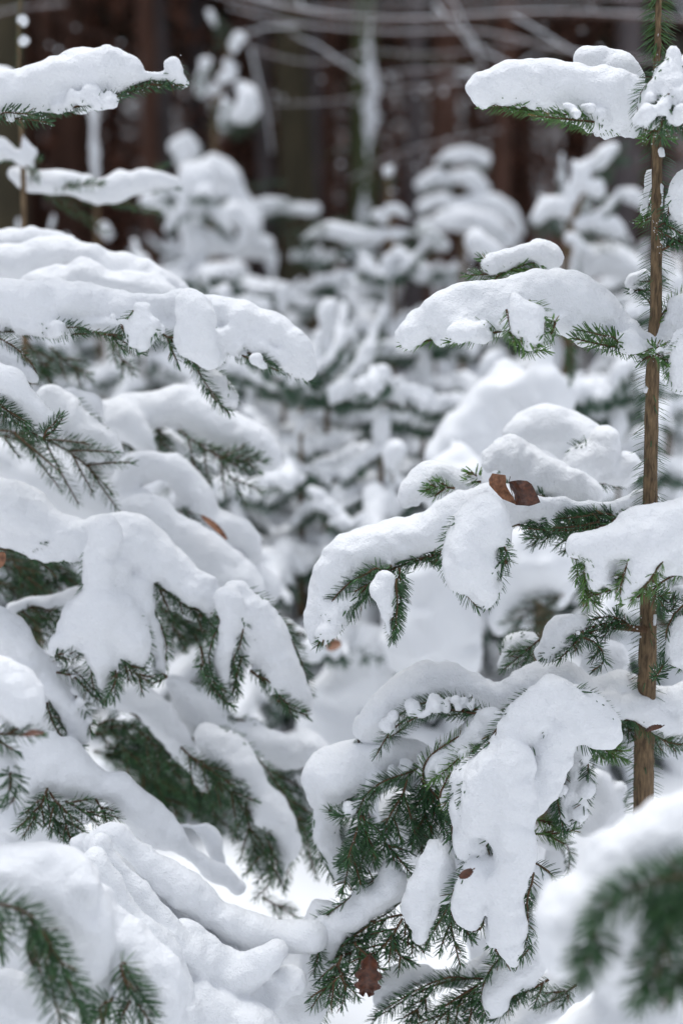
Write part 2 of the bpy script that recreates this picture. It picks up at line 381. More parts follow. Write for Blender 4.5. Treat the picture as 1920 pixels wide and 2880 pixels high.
# ------------------------------------------------------------------ the forest behind
def clump_mesh(n_, box, size, seed, shape=None):
    r_ = np.random.default_rng(seed); c = r_.uniform(-1, 1, (n_, 3))
    nc = 40; cc = r_.uniform(-1, 1, (nc, 3)); c = cc[r_.integers(0, nc, n_)]*.8+r_.normal(0, .16, (n_, 3))
    if shape: c = shape(c, r_)
    c = c*np.array(box)
    u = r_.normal(size=(n_, 3)); u /= np.linalg.norm(u, axis=1)[:, None]; v = np.cross(u, r_.normal(size=(n_, 3))); v /= np.linalg.norm(v, axis=1)[:, None]
    s_ = size*r_.uniform(.5, 1.5, (n_, 1)); V = np.stack([c-u*s_, c-v*s_*.5, c+u*s_, c+v*s_*.5], 1).reshape(-1, 3)
    return V, np.arange(n_*4).reshape(n_, 4), np.repeat(r_.random(n_), 4)
def crown_shape(c, r_):
    z = r_.random(len(c)); rad = (1-z*.85)*np.sqrt(r_.random(len(c))); a = r_.integers(0, 9, len(c))/9*math.tau+r_.normal(0, .25, len(c))+np.floor(z*12)
    return np.c_[rad*np.cos(a), rad*np.sin(a), np.floor(z*14)/14+r_.normal(0, .02, len(c))-rad*.12]
V, F, ti = clump_mesh(1000, (2.3, 2.3, 12), .38, 3, crown_shape); CROWN = mesh_np('crown', V, F, None, ti, False); CROWN.materials.append(FOLG)
def trunk_path(h, r0, lean, seed):
    r_ = np.random.default_rng(seed); z = np.linspace(0, 1, 12)
    return np.c_[lean[0]*z+r_.normal(0, .03, 12), lean[1]*z+r_.normal(0, .03, 12), z*h-.15, r0*(1-.6*z)*(1+.35*np.exp(-z*26))]
def forest_tree(x, y, r0, m_, label, h=19, group='dark forest trees behind the clearing', crown=True, limbs=5, name='forest_tree', crown_z=7.5):
    sd = int(rng.integers(1e6)); t = empty(name, (x, y, 0), label, 'tree', group)
    P = trunk_path(h, r0, rng.normal(0, .35, 2), sd); V, F = tubes([P], 10); link('trunk', mesh_np('trunk', V, F), m_, t)
    for q in range(limbs):
        z = rng.uniform(1.2, 6.5); a = rng.random()*math.tau; l = rng.uniform(.4, 1.5)
        s_ = np.linspace(0, 1, 5); j = np.interp(z, P[:, 2], P[:, 0]), np.interp(z, P[:, 2], P[:, 1])
        Q = np.c_[j[0]+np.cos(a)*l*s_, j[1]+np.sin(a)*l*s_, z-l*.25*s_**1.5+l*.1*s_, .02*(1-.7*s_)]
        V, F = tubes([Q], 4); link('limb', mesh_np('limb', V, F), m_, t)
    if crown:
        c = link('crown', CROWN, None, t); c.location = (0, 0, crown_z); c.rotation_euler = (0, 0, rng.random()*6.3); s_ = rng.uniform(.9, 1.3); c.scale = (s_, s_, 1.05)
    return t
dist = 14.
def at_x(X, Yw, Y=700): return (X-1568)/FU*Yw/(cp-(Y-2352)/FU*sp_)
forest_tree(at_x(1370, 15), 15, .19, FBARKO, 'broad olive brown trunk above the snowy sapling left of centre', group=None)
forest_tree(at_x(10, 12), 12, .20, FBARKO, 'olive green trunk at the left edge behind the top spruce branch', group=None)
mt = forest_tree(at_x(1720, 13), 13, .115, MOSS, 'mossy trunk plastered with a long strip of snow in the centre', group=None)
for X, Yw, r0, m_, lb in [(1215, 17, .09, FBARKG, 'slim grey trunk left of the snow plastered trunk'), (1450, 16, .10, FBARKG, 'grey trunk just left of the snow plastered trunk'),
                   (1900, 15, .10, FBARKG, 'grey trunk behind the layered sapling right of centre'), (2870, 14, .13, FBARKG, 'grey trunk behind the right hand spruce'), (800, 18, .09, FBARKG, 'grey trunk behind the small orange stems')]:
    forest_tree(at_x(X, Yw), Yw, r0, m_, lb, group=None)
occ = []
for i in range(120):
    Yw = 14+ 30*(i/120)**1.1+rng.random()*2; X = rng.uniform(-1.0, 1.0)*(Yw*.42+2.5)
    forest_tree(X, Yw, rng.uniform(.10, .2), FBARK if rng.random() < .94 else FBARKG, 'dark reddish brown trunk deep in the forest behind the snowy saplings', limbs=4 if i < 60 else 1)
# snow plastered along the mossy trunk
P = [(at_x(1720, 13)-.07+.03*math.sin(z*3), 12.87, z, .030+.028*math.sin(z*5+1)) for z in np.linspace(.9, 3.1, 12)]
V, F = snow_mesh('snow_strip', [(np.array(P), 1.)], .022, .03, 3.5); link('snow_strip', mesh_np('snow_strip', V, F), SNOWF, mt); bpy.data.objects['snow_strip'].location = -Vector(mt.location)
V, F, ti = clump_mesh(26000, (26, 5, 9), .26, 11); o = link('far_wood', mesh_np('far_wood', V, F, None, ti, False), FOL, None, 'stuff', (0, 46, 7.5)); o['label'] = 'dark brown far off wood closing the view behind the trunks'; o['category'] = 'wood'
V, F, ti = clump_mesh(30000, (24, 9, 4.6), .12, 12); o = link('undergrowth', mesh_np('undergrowth', V, F, None, ti, False), FOL, None, 'stuff', (0, 30, 4.6)); o['label'] = 'reddish brown leafy undergrowth between the forest trunks'; o['category'] = 'undergrowth'

# ------------------------------------------------------------------ beech branches with snow across the top of the picture
def twig_spray(root, pts, Yw, r0, subs, seed):
    r_ = np.random.default_rng(seed)
    P = catmull(np.array([W(1, x, y, Yw+dy)[0] for x, y, dy in pts]), 6); wood = [np.c_[P, np.linspace(r0, r0*.3, len(P))]]; snow = [np.c_[P+np.array([0, 0, r0*.7]), np.linspace(r0*.55, r0*.3, len(P))]]
    blobs = []
    for q in range(subs):
        i = r_.integers(2, len(P)-1); a = r_.normal(0, 1, 3)*np.array([1, .6, .45])+np.array([0, 0, -.15]); a /= np.linalg.norm(a); l = r_.uniform(.2, .8)
        s_ = np.linspace(0, 1, 7)[:, None]; Q = P[i]+a*l*s_+np.array([0, 0, -.06*l])*s_**2+r_.normal(0, .012, (7, 3))*s_
        wood.append(np.c_[Q, np.linspace(r0*.22, .0015, 7)])
        if r_.random() < .15: snow.append(np.c_[Q+np.array([0, 0, r0*.35]), np.linspace(.007, .003, 7)])
        for _ in range(2):
            if r_.random() < .65: blobs.append(np.r_[Q[r_.integers(2, 7)], r_.uniform(.008, .017)])
    V, F = tubes(wood, 5); b_ = link('branch', mesh_np('branch', V, F), BEECH, root)
    V, F = tubes(snow, 6); B = np.array(blobs)
    oc = np.array([[1, 0, 0], [-1, 0, 0], [0, 1, 0], [0, -1, 0], [0, 0, .8], [0, 0, -.8]]); of = np.array([[0, 2, 4], [2, 1, 4], [1, 3, 4], [3, 0, 4], [2, 0, 5], [1, 2, 5], [3, 1, 5], [0, 3, 5]])
    CV = (B[:, None, :3]+oc[None]*B[:, None, 3:]).reshape(-1, 3); CF = (len(V)+np.arange(len(B))[:, None, None]*6+of[None]).reshape(-1, 3)
    link('snow_cover', mesh_np('snow_cover', np.concatenate([V, CV]), F, CF), SNOWF, b_)
bt = empty('beech_tree', (3.6, 9.5, 0), 'bare beech reaching snow lined branches across the top of the picture', 'tree')
bt_off = bt.location.copy()
V, F = tubes([trunk_path(12, .14, (.3, 0), 5)], 10); link('trunk', mesh_np('trunk', V, F), FBARKG, bt)
class Off:   # children built in world space, shifted under their root
    pass
def settle(root, world_trunk=True):
    bpy.context.view_layer.update()
    inv = Matrix.Translation(root.location).inverted()
    for c in root.children:
        if c.location.length < 1e-6 and c.get('_w', 1) and (world_trunk or c.name.split('.')[0] != 'trunk'): c.matrix_parent_inverse = inv
for j, (pts, Yw, r0, subs) in enumerate([
    ([(3500, 120, .6), (2600, 60, 0), (1900, 90, 0), (1500, 70, 0), (1150, -10, 0), (900, -60, 0)], 7.5, .013, 5),
    ([(3500, 330, 0), (2700, 250, 0), (2200, 150, 0), (1800, 150, 0), (1350, 110, 0), (1050, 40, 0)], 8, .010, 4),
    ([(2400, 200, 0), (2000, 250, 0), (1700, 240, 0), (1450, 290, 0), (1200, 240, 0), (1080, 170, 0)], 8.5, .006, 8),
    ([(2500, 360, 0), (2100, 380, 0), (1800, 420, 0), (1500, 470, 0), (1250, 480, 0)], 9, .006, 14),
    ([(2700, 380, 0), (2250, 330, 0), (1850, 330, 0), (1600, 370, 0)], 8.2, .006, 14),
    ([(2300, 600, 0), (1850, 700, 0), (1600, 830, 0)], 9, .007, 8),
    ([(300, 20, 0), (0, 60, 0), (-300, 200, 0)], 8, .008, 8),
    ([(3400, -40, 0), (2500, 10, 0), (1900, 20, 0), (1300, 40, 0), (900, -40, 0)], 8.3, .008, 5)]):
    twig_spray(bt, pts, Yw, r0, subs, 20+j)
settle(bt, False)

# ------------------------------------------------------------------ snowy saplings of the middle distance, from a set of shared branch shapes
LIB = []
def lib_branch(i, droop, snowy, vox=.012):
    l = .5; n_ = 9; s_ = np.linspace(0, 1, n_); z = -droop*l*s_**2+.12*l*s_*(droop < .25)
    P = np.c_[l*s_, .015*np.sin(s_*5+i), z]; paths, wood = [P], [np.c_[P, np.linspace(.005, .0015, n_)]]; ch = []
    hsn = snowy
    ch.append((np.c_[P[1:, :2], P[1:, 2]+.016+hsn*.55, hsn*(.7+.3*np.sin(s_[1:]*math.pi))*rng.uniform(.8, 1.15, n_-1)], 1.35))
    for q in range(5):
        for sg in (-1, 1):
            t = .2+.6*q/4+rng.uniform(-.05, .05); j = int(t*(n_-1)); ln = l*(.42-.27*t)*rng.uniform(.8, 1.2); a = R(48)*sg
            k_ = np.linspace(0, 1, 5)[:, None]; d = np.array([math.cos(a), math.sin(a), -droop*.9*t])
            Q = P[j]+d*ln*k_+np.array([0, 0, -.35*ln*droop])*k_**2; paths.append(Q); wood.append(np.c_[Q, np.linspace(.003, .001, 5)])
            if rng.random() < .9: ch.append((np.c_[Q[:, :2], Q[:, 2]+.010+hsn*.4, np.linspace(hsn*.7, hsn*.42, 5)*rng.uniform(.75, 1.2)], 1.0))
    V, F = tubes(wood, 4); bm_ = mesh_np('branch', V, F); bm_.materials.append(TWIG)
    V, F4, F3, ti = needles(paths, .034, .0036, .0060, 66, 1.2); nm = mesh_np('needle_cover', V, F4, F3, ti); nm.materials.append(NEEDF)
    V, F = snow_mesh('snow_cushion', ch, vox, .014, 1.25); sm_ = mesh_np('snow_cushion', V, F); sm_.materials.append(SNOWF)
    return bm_, nm, sm_
for i, (dr, sn) in enumerate([(-.45, .020), (-.2, .026), (0, .030), (.12, .034), (.3, .037), (.45, .038), (.65, .038), (.85, .036)]): LIB.append(lib_branch(i, dr, sn))
def sapling(x, y, h, label, group=None, seed=0, spread=.36, lean=(0, 0), lead=.28, dense=1.0, z0=.12, name='spruce_sapling', droop=0, top_snow=.02):
    r_ = np.random.default_rng(seed); t = empty(name, (x, y, 0), label, 'tree', group)
    z = np.linspace(0, 1, 10); P = np.c_[lean[0]*z**1.5, lean[1]*z**1.5, z*h, (.006+.011*h)*(1-.8*z)]; V, F = tubes([P], 6)
    link('trunk', mesh_np('trunk', V, F), BARK, t)
    zz = h-lead; wh = 0; a0 = r_.random()*6
    while zz > z0:
        rad = min(.95, .13+(h-zz)*spread)*r_.uniform(.85, 1.12); nb = int(r_.integers(4, 7)*dense); a0 += 1.1
        for q in range(nb):
            a = a0+q/nb*math.tau+r_.normal(0, .16); f = (h-zz)/h
            k_ = int(np.clip(round(1+wh*1.15+droop+r_.normal(0, .7)), 0, 7)); s_ = rad/.5*r_.uniform(.8, 1.15)
            b_ = None; zb = zz+r_.normal(0, .03)*h*.5
            px = np.interp(zb, P[:, 2], P[:, 0]), np.interp(zb, P[:, 2], P[:, 1])
            sz = max(.75, min(1.25, s_**.5))
            for me, nm_ in zip(LIB[k_], ('branch', 'needle_cover', 'snow_cushion')):
                o = bpy.data.objects.new(nm_, me); scn.collection.objects.link(o)
                if b_ is None: b_ = o; o.parent = t; o.location = (px[0], px[1], zb); o.rotation_euler = (r_.normal(0, .08), r_.normal(0, .1), a); o.scale = (s_, s_*.95, sz)
                else:
                    o.parent = b_
                    if nm_ == 'needle_cover': o['kind'] = 'stuff'
        zz -= r_.uniform(.15, .26)*(.8+.25*h)/dense**.5; wh += 1
    tp = P[-1, :3]; tr = top_snow; cc = [np.r_[tp+np.array([.004, 0, tr]), tr*1.2], np.r_[tp, tr*1.3], np.r_[P[-1, :3]*.7+P[-3, :3]*.3, tr*.5], np.r_[P[-1, :3]*.5+P[-3, :3]*.5, tr*.85], np.r_[P[-1, :3]*.2+P[-3, :3]*.8, tr*.5]]
    V, F = snow_mesh('snow_cushion', [(np.array(cc), 1.)], .009, .008, 1.0); link('snow_cushion', mesh_np('snow_cushion', V, F), SNOWF, t)
    # bare needles of the leader shoot
    V, F4, F3, ti = needles([P[-3:, :3]], .016, .0035, .003, 60, 1); link('needle_cover', mesh_np('needle_cover', V, F4, F3, ti), NEEDF, t, 'stuff')
    return t
def sap_at(X, Ytop, Yw, **k):
    q, _ = W(1, X, Ytop, Yw); return sapling(q[0], Yw, q[2], **k)
sap_at(1780, 1220, 5.2, label='small symmetrical sapling under the knob topped one', seed=1, lead=.05, spread=.42)
pass
pass
sap_at(900, 900, 5.6, label='snow bowed sapling below the tall heaped one', seed=4, lead=.05, spread=.6, dense=1.2, droop=2, top_snow=.06)
pass
sap_at(430, 480, 6.5, label='thin pole like sapling behind the left hand spruce', seed=6, lead=.9, spread=.3, top_snow=.02)
sap_at(2650, 1000, 5.0, label='short sapling sunk in snow behind the right hand spruce', seed=7, lead=.05, spread=.5)
G = 'snowy saplings filling the clearing'
spots = [(1300, 1350, 4.6), (1500, 1450, 4.0), (1950, 1480, 4.2), (2350, 1290, 5.6), (1030, 1370, 4.3), (650, 1230, 5.2), (1560, 1290, 6.0), (2950, 1150, 6), (1380, 1720, 3.6), (1750, 1750, 3.5),
         (2550, 1420, 4.4), (1450, 1170, 7.4), (2000, 1250, 7.5), (1250, 1190, 8.2), (300, 1130, 7), (2700, 1120, 8.5), (3100, 1320, 4.2), (800, 1120, 9.5), (1800, 2100, 3.3), (2850, 1750, 3.5), (1150, 1600, 4.0), (2250, 1680, 3.9), (100, 1280, 5), (2150, 2000, 3.4), (1050, 2250, 3.6), (2450, 1160, 9), (1650, 1150, 11), (2150, 1180, 10.5)]
r3 = random.Random(5)
lbl = 'low snow smothered sapling beyond the left or right edge of the picture'
def row_of(Yw): return 'front' if Yw < 4.05 else 'middle' if Yw < 6.6 else 'back'
ORD = ['leftmost', 'second from the left', 'third from the left', 'fourth from the left', 'fifth from the left', 'sixth from the left', 'seventh from the left', 'eighth from the left', 'ninth from the left', 'tenth from the left', 'eleventh from the left', 'rightmost']
def place_label(X, Yw):
    r = sorted((q[0]/q[2]*0+q[0]) for q in spots if row_of(q[2]) == row_of(Yw)); k = r.index(X)
    return 'low snow smothered sapling, %s in the %s row of the clearing' % ('rightmost' if k == len(r)-1 else ORD[k], row_of(Yw))
for i, (X, Yt, Yw) in enumerate(spots):
    sap_at(X, Yt, Yw, label=place_label(X, Yw), group=G, seed=40+i, lead=r3.choice([.05, .1, .25]), spread=r3.uniform(.32, .5), dense=1.0, droop=r3.choice([0, 1, 1, 2]), top_snow=.02)
for i in range(12):   # beyond the picture's edges
    sg = 1 if i % 2 else -1; y = rng.uniform(3.5, 9); sapling(sg*(y*.26+rng.uniform(.3, 1.6)), y, rng.uniform(.8, 1.6), label=lbl, group=G, seed=90+i, lead=.08, spread=.45, dense=1.1, droop=1, top_snow=.04)

# ------------------------------------------------------------------ the sharp spruce on the right
def trunk_mesh(root, t_pts, Yw, m_, needle=None, sp=.0024, L=.018, r_=None):
    P = []
    for (t, x, y, wd_) in t_pts:
        q, s_ = W(t, x, y, Yw); P.append((*q, wd_/2*s_))
    P = np.array(P); P = catmull(P, 8); P[:, 3] *= 1+rng.normal(0, .028, len(P)); P[:, 0] += rng.normal(0, .0003, len(P)); V, F = tubes([P], 18)
    link('trunk', mesh_np('trunk', V, F), m_, root)
    if needle:
        V, F4, F3, ti = needles([P[:, :3]], L, sp, .0020, 68, 1, comb=.75, rad=P[len(P)//2, 3]*.8)
        link('needle_cover', mesh_np('needle_cover', V, F4, F3, ti), needle, root, 'stuff')
    return P
q, _ = W(8, 1385, 1274, 2.0)
RT = empty('spruce_tree', (q[0], 2.0, 0), 'sharp young spruce with a bare brown trunk and snow laden branches along the right side', 'tree')
TP = trunk_mesh(RT, [(2, 1458, -140, 26), (2, 1455, 0, 28), (2, 1448, 270, 32), (2, 1445, 560, 42), (2, 1447, 700, 48), (2, 1445, 1150, 52), (4, 1440, 300, 54), (4, 1426, 600, 62), (4, 1418, 1000, 64), (6, 1408, 430, 76), (6, 1402, 800, 84), (8, 1388, 0, 92), (8, 1385, 250, 96), (8, 1380, 700, 100), (8, 1375, 1500, 108)], 2.0, BARK, NEED, .0019, .023)
V, F4, F3, ti = needles([TP[:16, :3]], .023, .0010, .0026, 62, 1, comb=.7, rad=.003); link('needle_cover', mesh_np('needle_cover', V, F4, F3, ti), NEEDY, RT, 'stuff')
branch(RT, 1.985, [(4, 0, [(1398, 640, 7), (1394, 670, 9)]), (4, 0, [(1392, 960, 10), (1388, 1000, 8), (1384, 1040, 12)]), (4, .0, [(1462, 985, 14), (1448, 1030, 16)]), (2, 0, [(1465, 690, 7), (1468, 720, 5)]), (2, .0, [(1468, 850, 8), (1472, 900, 10), (1468, 950, 8)]), (6, 0, [(1440, 540, 12), (1436, 580, 9)]), (6, 0, [(1370, 640, 6)]), (2, 0, [(1452, 160, 5)]), (2, 0, [(1462, 250, 6), (1458, 280, 5)])],
       [(4, -.01, [(1440, 500), (1400, 510), (1370, 530)]), (4, -.01, [(1440, 495), (1480, 510), (1500, 530)]), (2, -.01, [(1445, 610), (1480, 640), (1510, 650)]), (2, -.01, [(1445, 610), (1410, 640), (1380, 650)]), (6, -.01, [(1410, 440), (1440, 470), (1480, 450)])], cake=0, fringe=0, amp=.25, vox=.003, mat_n=NEEDY)
# top whorl
branch(RT, 2.0, [(2, 0, [(668, 455, 40), (700, 372, 78), (800, 355, 95), (950, 375, 108), (1100, 410, 112), (1250, 450, 112), (1350, 480, 95)]),
                 (2, .07, [(1130, 262, 66), (1215, 300, 92), (1310, 380, 80)]), (2, 0, [(740, 440, 50), (860, 450, 58), (960, 475, 65), (1050, 490, 64), (1110, 498, 60), (1190, 525, 60), (1290, 532, 58)])],
       [(2, 0, [(1400, 590), (1200, 580), (1000, 545), (800, 508), (632, 487)]), (2, -.03, [(1200, 575), (1050, 560, -.03), (900, 545, -.04)]), (2, .04, [(1300, 590), (1150, 590, .04), (980, 560, .05)])], mat_n=NEEDY, vox=.0033, attach=[(2, 0, [(1447, 600), (1400, 592), (1300, 588)])])
branch(RT, 1.93, [(2, 0, [(1528, 262, 26), (1520, 320, 52), (1490, 390, 78), (1440, 450, 62), (1405, 545, 30)]), (2, .02, [(1640, 330, 90), (1560, 400, 80), (1500, 440, 60)])],
       [(2, 0, [(1500, 420), (1480, 500, -.02), (1462, 640, -.02)], 2), (2, -.02, [(1500, 420), (1535, 520), (1568, 620)], 0), (2, -.02, [(1495, 430), (1430, 520), (1375, 600)], 0), (2, -.02, [(1520, 420), (1600, 500), (1650, 600)]), (2, -.03, [(1500, 440), (1500, 520), (1520, 600)])], mat_n=NEED, vox=.0033)
branch(RT, 2.06, [(2, 0, [(1412, 800, 20), (1400, 880, 36), (1390, 960, 38), (1385, 1000, 22)]), ], [(2, 0, [(1440, 1000), (1400, 1020), (1360, 1035)])], mat_n=NEEDY)
branch(RT, 1.96, [(2, 0, [(1650, 860, 80), (1600, 930, 110), (1560, 1000, 95), (1530, 1060, 50)])], [(2, 0, [(1445, 1060), (1490, 1090), (1568, 1130), (1620, 1120)]), (2, 0, [(1470, 1160), (1520, 1130), (1600, 1090)])], mat_n=NEED)
# middle branch with the hanging lobe
branch(RT, 2.0, [(4, 0, [(318, 400, 26), (355, 345, 62), (470, 285, 95), (620, 260, 108), (760, 235, 118), (900, 205, 130), (1020, 220, 132), (1150, 285, 118), (1260, 360, 95), (1350, 410, 75), (1410, 430, 48)]),
                 (4, 0, [(1420, 430, 36), (1480, 380, 60), (1568, 310, 100), (1680, 260, 120)]), (4, -.02, [(520, 345, 60), (680, 310, 60), (800, 300, 60)]),
                 (4, -.03, [(1020, 350, 45), (1140, 390, 45), (1250, 420, 42), (1340, 440, 40), (1440, 455, 40)])],
       [(4, 0, [(1420, 480), (1300, 470), (1180, 430), (1050, 390), (960, 365)]), (4, 0, [(960, 365), (760, 375), (620, 398), (450, 425), (288, 448)]), (4, -.03, [(1300, 465), (1190, 450, -.03), (1060, 420, -.05)]), (4, -.03, [(780, 375), (640, 410, -.02), (500, 435, -.03)]), (4, .03, [(1000, 380), (880, 420, .03), (800, 440, .03)])],
       mat_n=NEEDY, vox=.0033, attach=[(4, 0, [(1425, 490), (1420, 482), (1300, 470)])])
branch(RT, 1.90, [(4, 0, [(795, 215, 42), (815, 280, 70), (850, 340, 88), (872, 395, 72), (862, 440, 36)])], [(4, 0, [(980, 350), (960, 400), (920, 440), (860, 468)]), (4, 0, [(770, 390), (810, 440), (860, 470), (940, 478)]), (4, .01, [(900, 420), (870, 460), (850, 480)])], mat_n=NEEDY, vox=.0033)
branch(RT, 2.12, [(4, 0, [(700, 80, 55), (780, 30, 62), (880, 0, 72), (960, 40, 70)])], [(4, 0, [(900, 90), (760, 105), (650, 118), (575, 122)], 1)], mat_n=NEEDY)
branch(RT, 2.1, [(4, 0, [(1340, 150, 42), (1390, 130, 45)]), ], [(4, 0, [(1425, 200), (1370, 200), (1325, 200)]), (4, 0, [(1425, 270), (1400, 240), (1370, 215)])], mat_n=NEED)
branch(RT, 1.90, [(4, 0, [(1700, 480, 120), (1600, 540, 120), (1540, 610, 60)])], [(4, 0, [(1450, 500), (1500, 560), (1560, 650)]), (4, 0, [(1430, 490), (1470, 500), (1510, 490)], 1)], mat_n=NEEDY)
# big middle branch carrying the beech leaf
branch(RT, 2.02, [(6, 0, [(1400, 0, 55), (1250, 40, 48), (1050, 48, 52), (880, 50, 55), (760, 40, 85), (640, 60, 115), (520, 95, 125), (380, 150, 125), (240, 200, 125), (100, 250, 130), (10, 330, 125), (-50, 440, 110), (-90, 560, 78), (-108, 640, 35)]),
                  (6, 0, [(820, 90, 42), (950, 100, 48), (1080, 110, 50), (1180, 100, 50), (1250, 90, 40)]), (6, -.03, [(180, 360, 50), (110, 400, 55), (30, 470, 60), (-20, 540, 50)])],
       [(6, 0, [(1280, 110), (1150, 110), (1000, 130), (830, 120)]), (6, -.02, [(1270, 95), (1200, 140), (1000, 160), (850, 150)]), (6, -.02, [(1180, 120), (1080, 140, -.02), (960, 150, -.04)]), (6, .05, [(1200, 150), (1080, 180), (930, 160)], 3), (6, .05, [(1000, 150), (920, 180), (850, 190)], 2),
        (6, 0, [(470, 270), (400, 290), (330, 300), (240, 330)]), (6, -.03, [(245, 330), (170, 380), (80, 460), (10, 540), (-60, 620), (-112, 690)]), (6, -.05, [(230, 320), (150, 390), (60, 440)]),
        (6, -.05, [(265, 330), (268, 440), (255, 540), (235, 668)]), (6, .03, [(400, 290), (430, 300), (450, 300)], 2), (6, 0, [(200, 340), (100, 430), (-20, 520)])],
       vox=.0034, attach=[(6, 0, [(1415, 60), (1280, 105), (1000, 120), (830, 110), (600, 200), (400, 280)])])
branch(RT, 1.90, [(6, 0, [(655, 110, 108), (600, 190, 122), (590, 270, 122), (640, 350, 102), (655, 420, 66), (665, 478, 26)]), (6, -.01, [(700, 130, 80), (745, 190, 38)])],
       [(6, 0, [(750, 170), (722, 230), (752, 300), (700, 360), (690, 420), (668, 510)]), (6, .02, [(770, 290), (720, 340), (640, 360)])])
branch(RT, 1.94, [(6, 0, [(215, 370, 46), (205, 450, 54), (208, 540, 46), (222, 630, 20)])], [(6, .01, [(255, 380), (255, 520), (232, 655)])])
branch(RT, 2.15, [(4, 0, [(690, 960, 60), (760, 940, 82), (850, 1010, 95), (980, 1080, 95), (1120, 1130, 80)]), (4, .06, [(1200, 900, 75), (1180, 970, 110), (1080, 1000, 90), (1290, 1010, 90)])], [(4, -.02, [(950, 1170), (900, 1150), (790, 1140)])], vox=.0038)
branch(RT, 2.10, [(4, 0, [(290, 1150, 50), (360, 1085, 72), (440, 1060, 68), (540, 1070, 62), (620, 1060, 50)])], [(4, -.04, [(520, 1100), (450, 1095), (385, 1108)], 2), (4, -.04, [(640, 1080), (600, 1075), (575, 1070)])], mat_n=NEEDY, vox=.0038)
branch(RT, 2.3, [(4, 0, [(820, 860, 60), (900, 820, 90), (1050, 850, 115), (1180, 900, 100)])], [], vox=.006)
# right hand lobes in front of the trunk
branch(RT, 1.84, [(6, 0, [(1095, 228, 42), (1160, 245, 68), (1280, 210, 92), (1400, 165, 125), (1530, 120, 140), (1700, 80, 150)]), (6, 0, [(1180, 250, 50), (1175, 330, 62), (1165, 400, 42)]), (6, -.02, [(1420, 230, 90), (1380, 310, 82), (1340, 390, 68), (1310, 455, 34)]), (6, 0, [(1480, 260, 90), (1600, 250, 110)])],
       [(6, 0, [(1052, 280), (1100, 298), (1150, 300)]), (6, 0, [(1115, 290), (1115, 360), (1110, 440)]), (6, .01, [(1120, 380), (1130, 450), (1160, 490)], 3), (6, 0, [(1320, 340), (1260, 390), (1200, 440), (1130, 470)]), (6, .02, [(1420, 420), (1350, 470), (1290, 492)]), (6, .0, [(1700, 310), (1568, 350), (1480, 390), (1420, 440)])], mat_n=NEEDY, vox=.0033)
branch(RT, 1.92, [(6, 0, [(1700, 520, 130), (1610, 590, 135), (1560, 680, 110), (1500, 740, 40)]), (6, .04, [(1480, 490, 55), (1440, 530, 22)]), (6, .05, [(1560, 450, 80), (1500, 480, 60)])], [(6, 0, [(1430, 850), (1460, 800), (1480, 760)]), (6, 0, [(1420, 440), (1500, 530), (1540, 480)])])
# small bare-ended branch left of the trunk
branch(RT, 1.99, [(6, 0, [(1260, 585, 14), (1200, 580, 32), (1120, 570, 62), (1030, 600, 80), (970, 670, 58), (930, 710, 32)])],
       [(6, -.01, [(1350, 600), (1240, 585), (1130, 610), (1020, 670), (925, 742)]), (6, -.02, [(1110, 610), (1080, 660), (1000, 740)], 1), (6, -.02, [(1090, 640), (1180, 690), (1200, 760), (1160, 800)]), (6, 0, [(1300, 590), (1240, 600), (1200, 650)])], attach=[(6, 0, [(1400, 605), (1300, 598), (1200, 590)])], vox=.0033)
branch(RT, 2.12, [(6, 0, [(740, 760, 30), (790, 700, 58), (870, 650, 52)]), (6, .03, [(1130, 680, 40), (1200, 700, 55), (1270, 740, 70), (1160, 770, 50)])], [(6, -.03, [(910, 650), (850, 700), (740, 792)], 1)], mat_n=NEED)
# lower big branch
branch(RT, 2.02, [(6, 0, [(160, 1150, 40), (150, 1080, 75), (230, 980, 100), (330, 900, 112), (450, 865, 112), (600, 900, 108), (740, 900, 98), (860, 850, 95), (1000, 850, 95), (1120, 900, 85)]), (6, 0, [(1180, 880, 60), (1290, 860, 80), (1380, 930, 85), (1480, 950, 90), (1620, 930, 90)]), (6, -.01, [(700, 950, 60), (680, 1010, 45)]),
                  (6, -.03, [(1230, 960, 60), (1240, 1010, 50), (1330, 960, 60), (1430, 1010, 60), (1500, 1060, 60), (1600, 1060, 70)]), (6, 0, [(110, 1100, 40), (110, 1180, 36), (150, 1200, 26)])],
       [(6, -.01, [(1400, 1010), (1330, 1005), (1260, 1010)], 1), (6, -.06, [(700, 1020), (640, 990), (540, 970), (440, 980), (330, 1010), (250, 1060), (200, 1120), (160, 1190)]), (6, -.05, [(640, 990), (560, 1000), (480, 1010)], 0), (6, -.07, [(620, 1000), (500, 985), (400, 990), (300, 1040)]), (6, 0, [(1260, 1000), (1300, 1040), (1340, 1100)], 3), (6, 0, [(1400, 1080), (1480, 1110), (1600, 1150)], 2), (6, .03, [(1280, 1010), (1260, 1080), (1200, 1160)], 2)],
       vox=.0034, wd=.002, attach=[(6, 0, [(1410, 1000), (1250, 1010), (1000, 980), (700, 1000)])], mat_n=NEED)
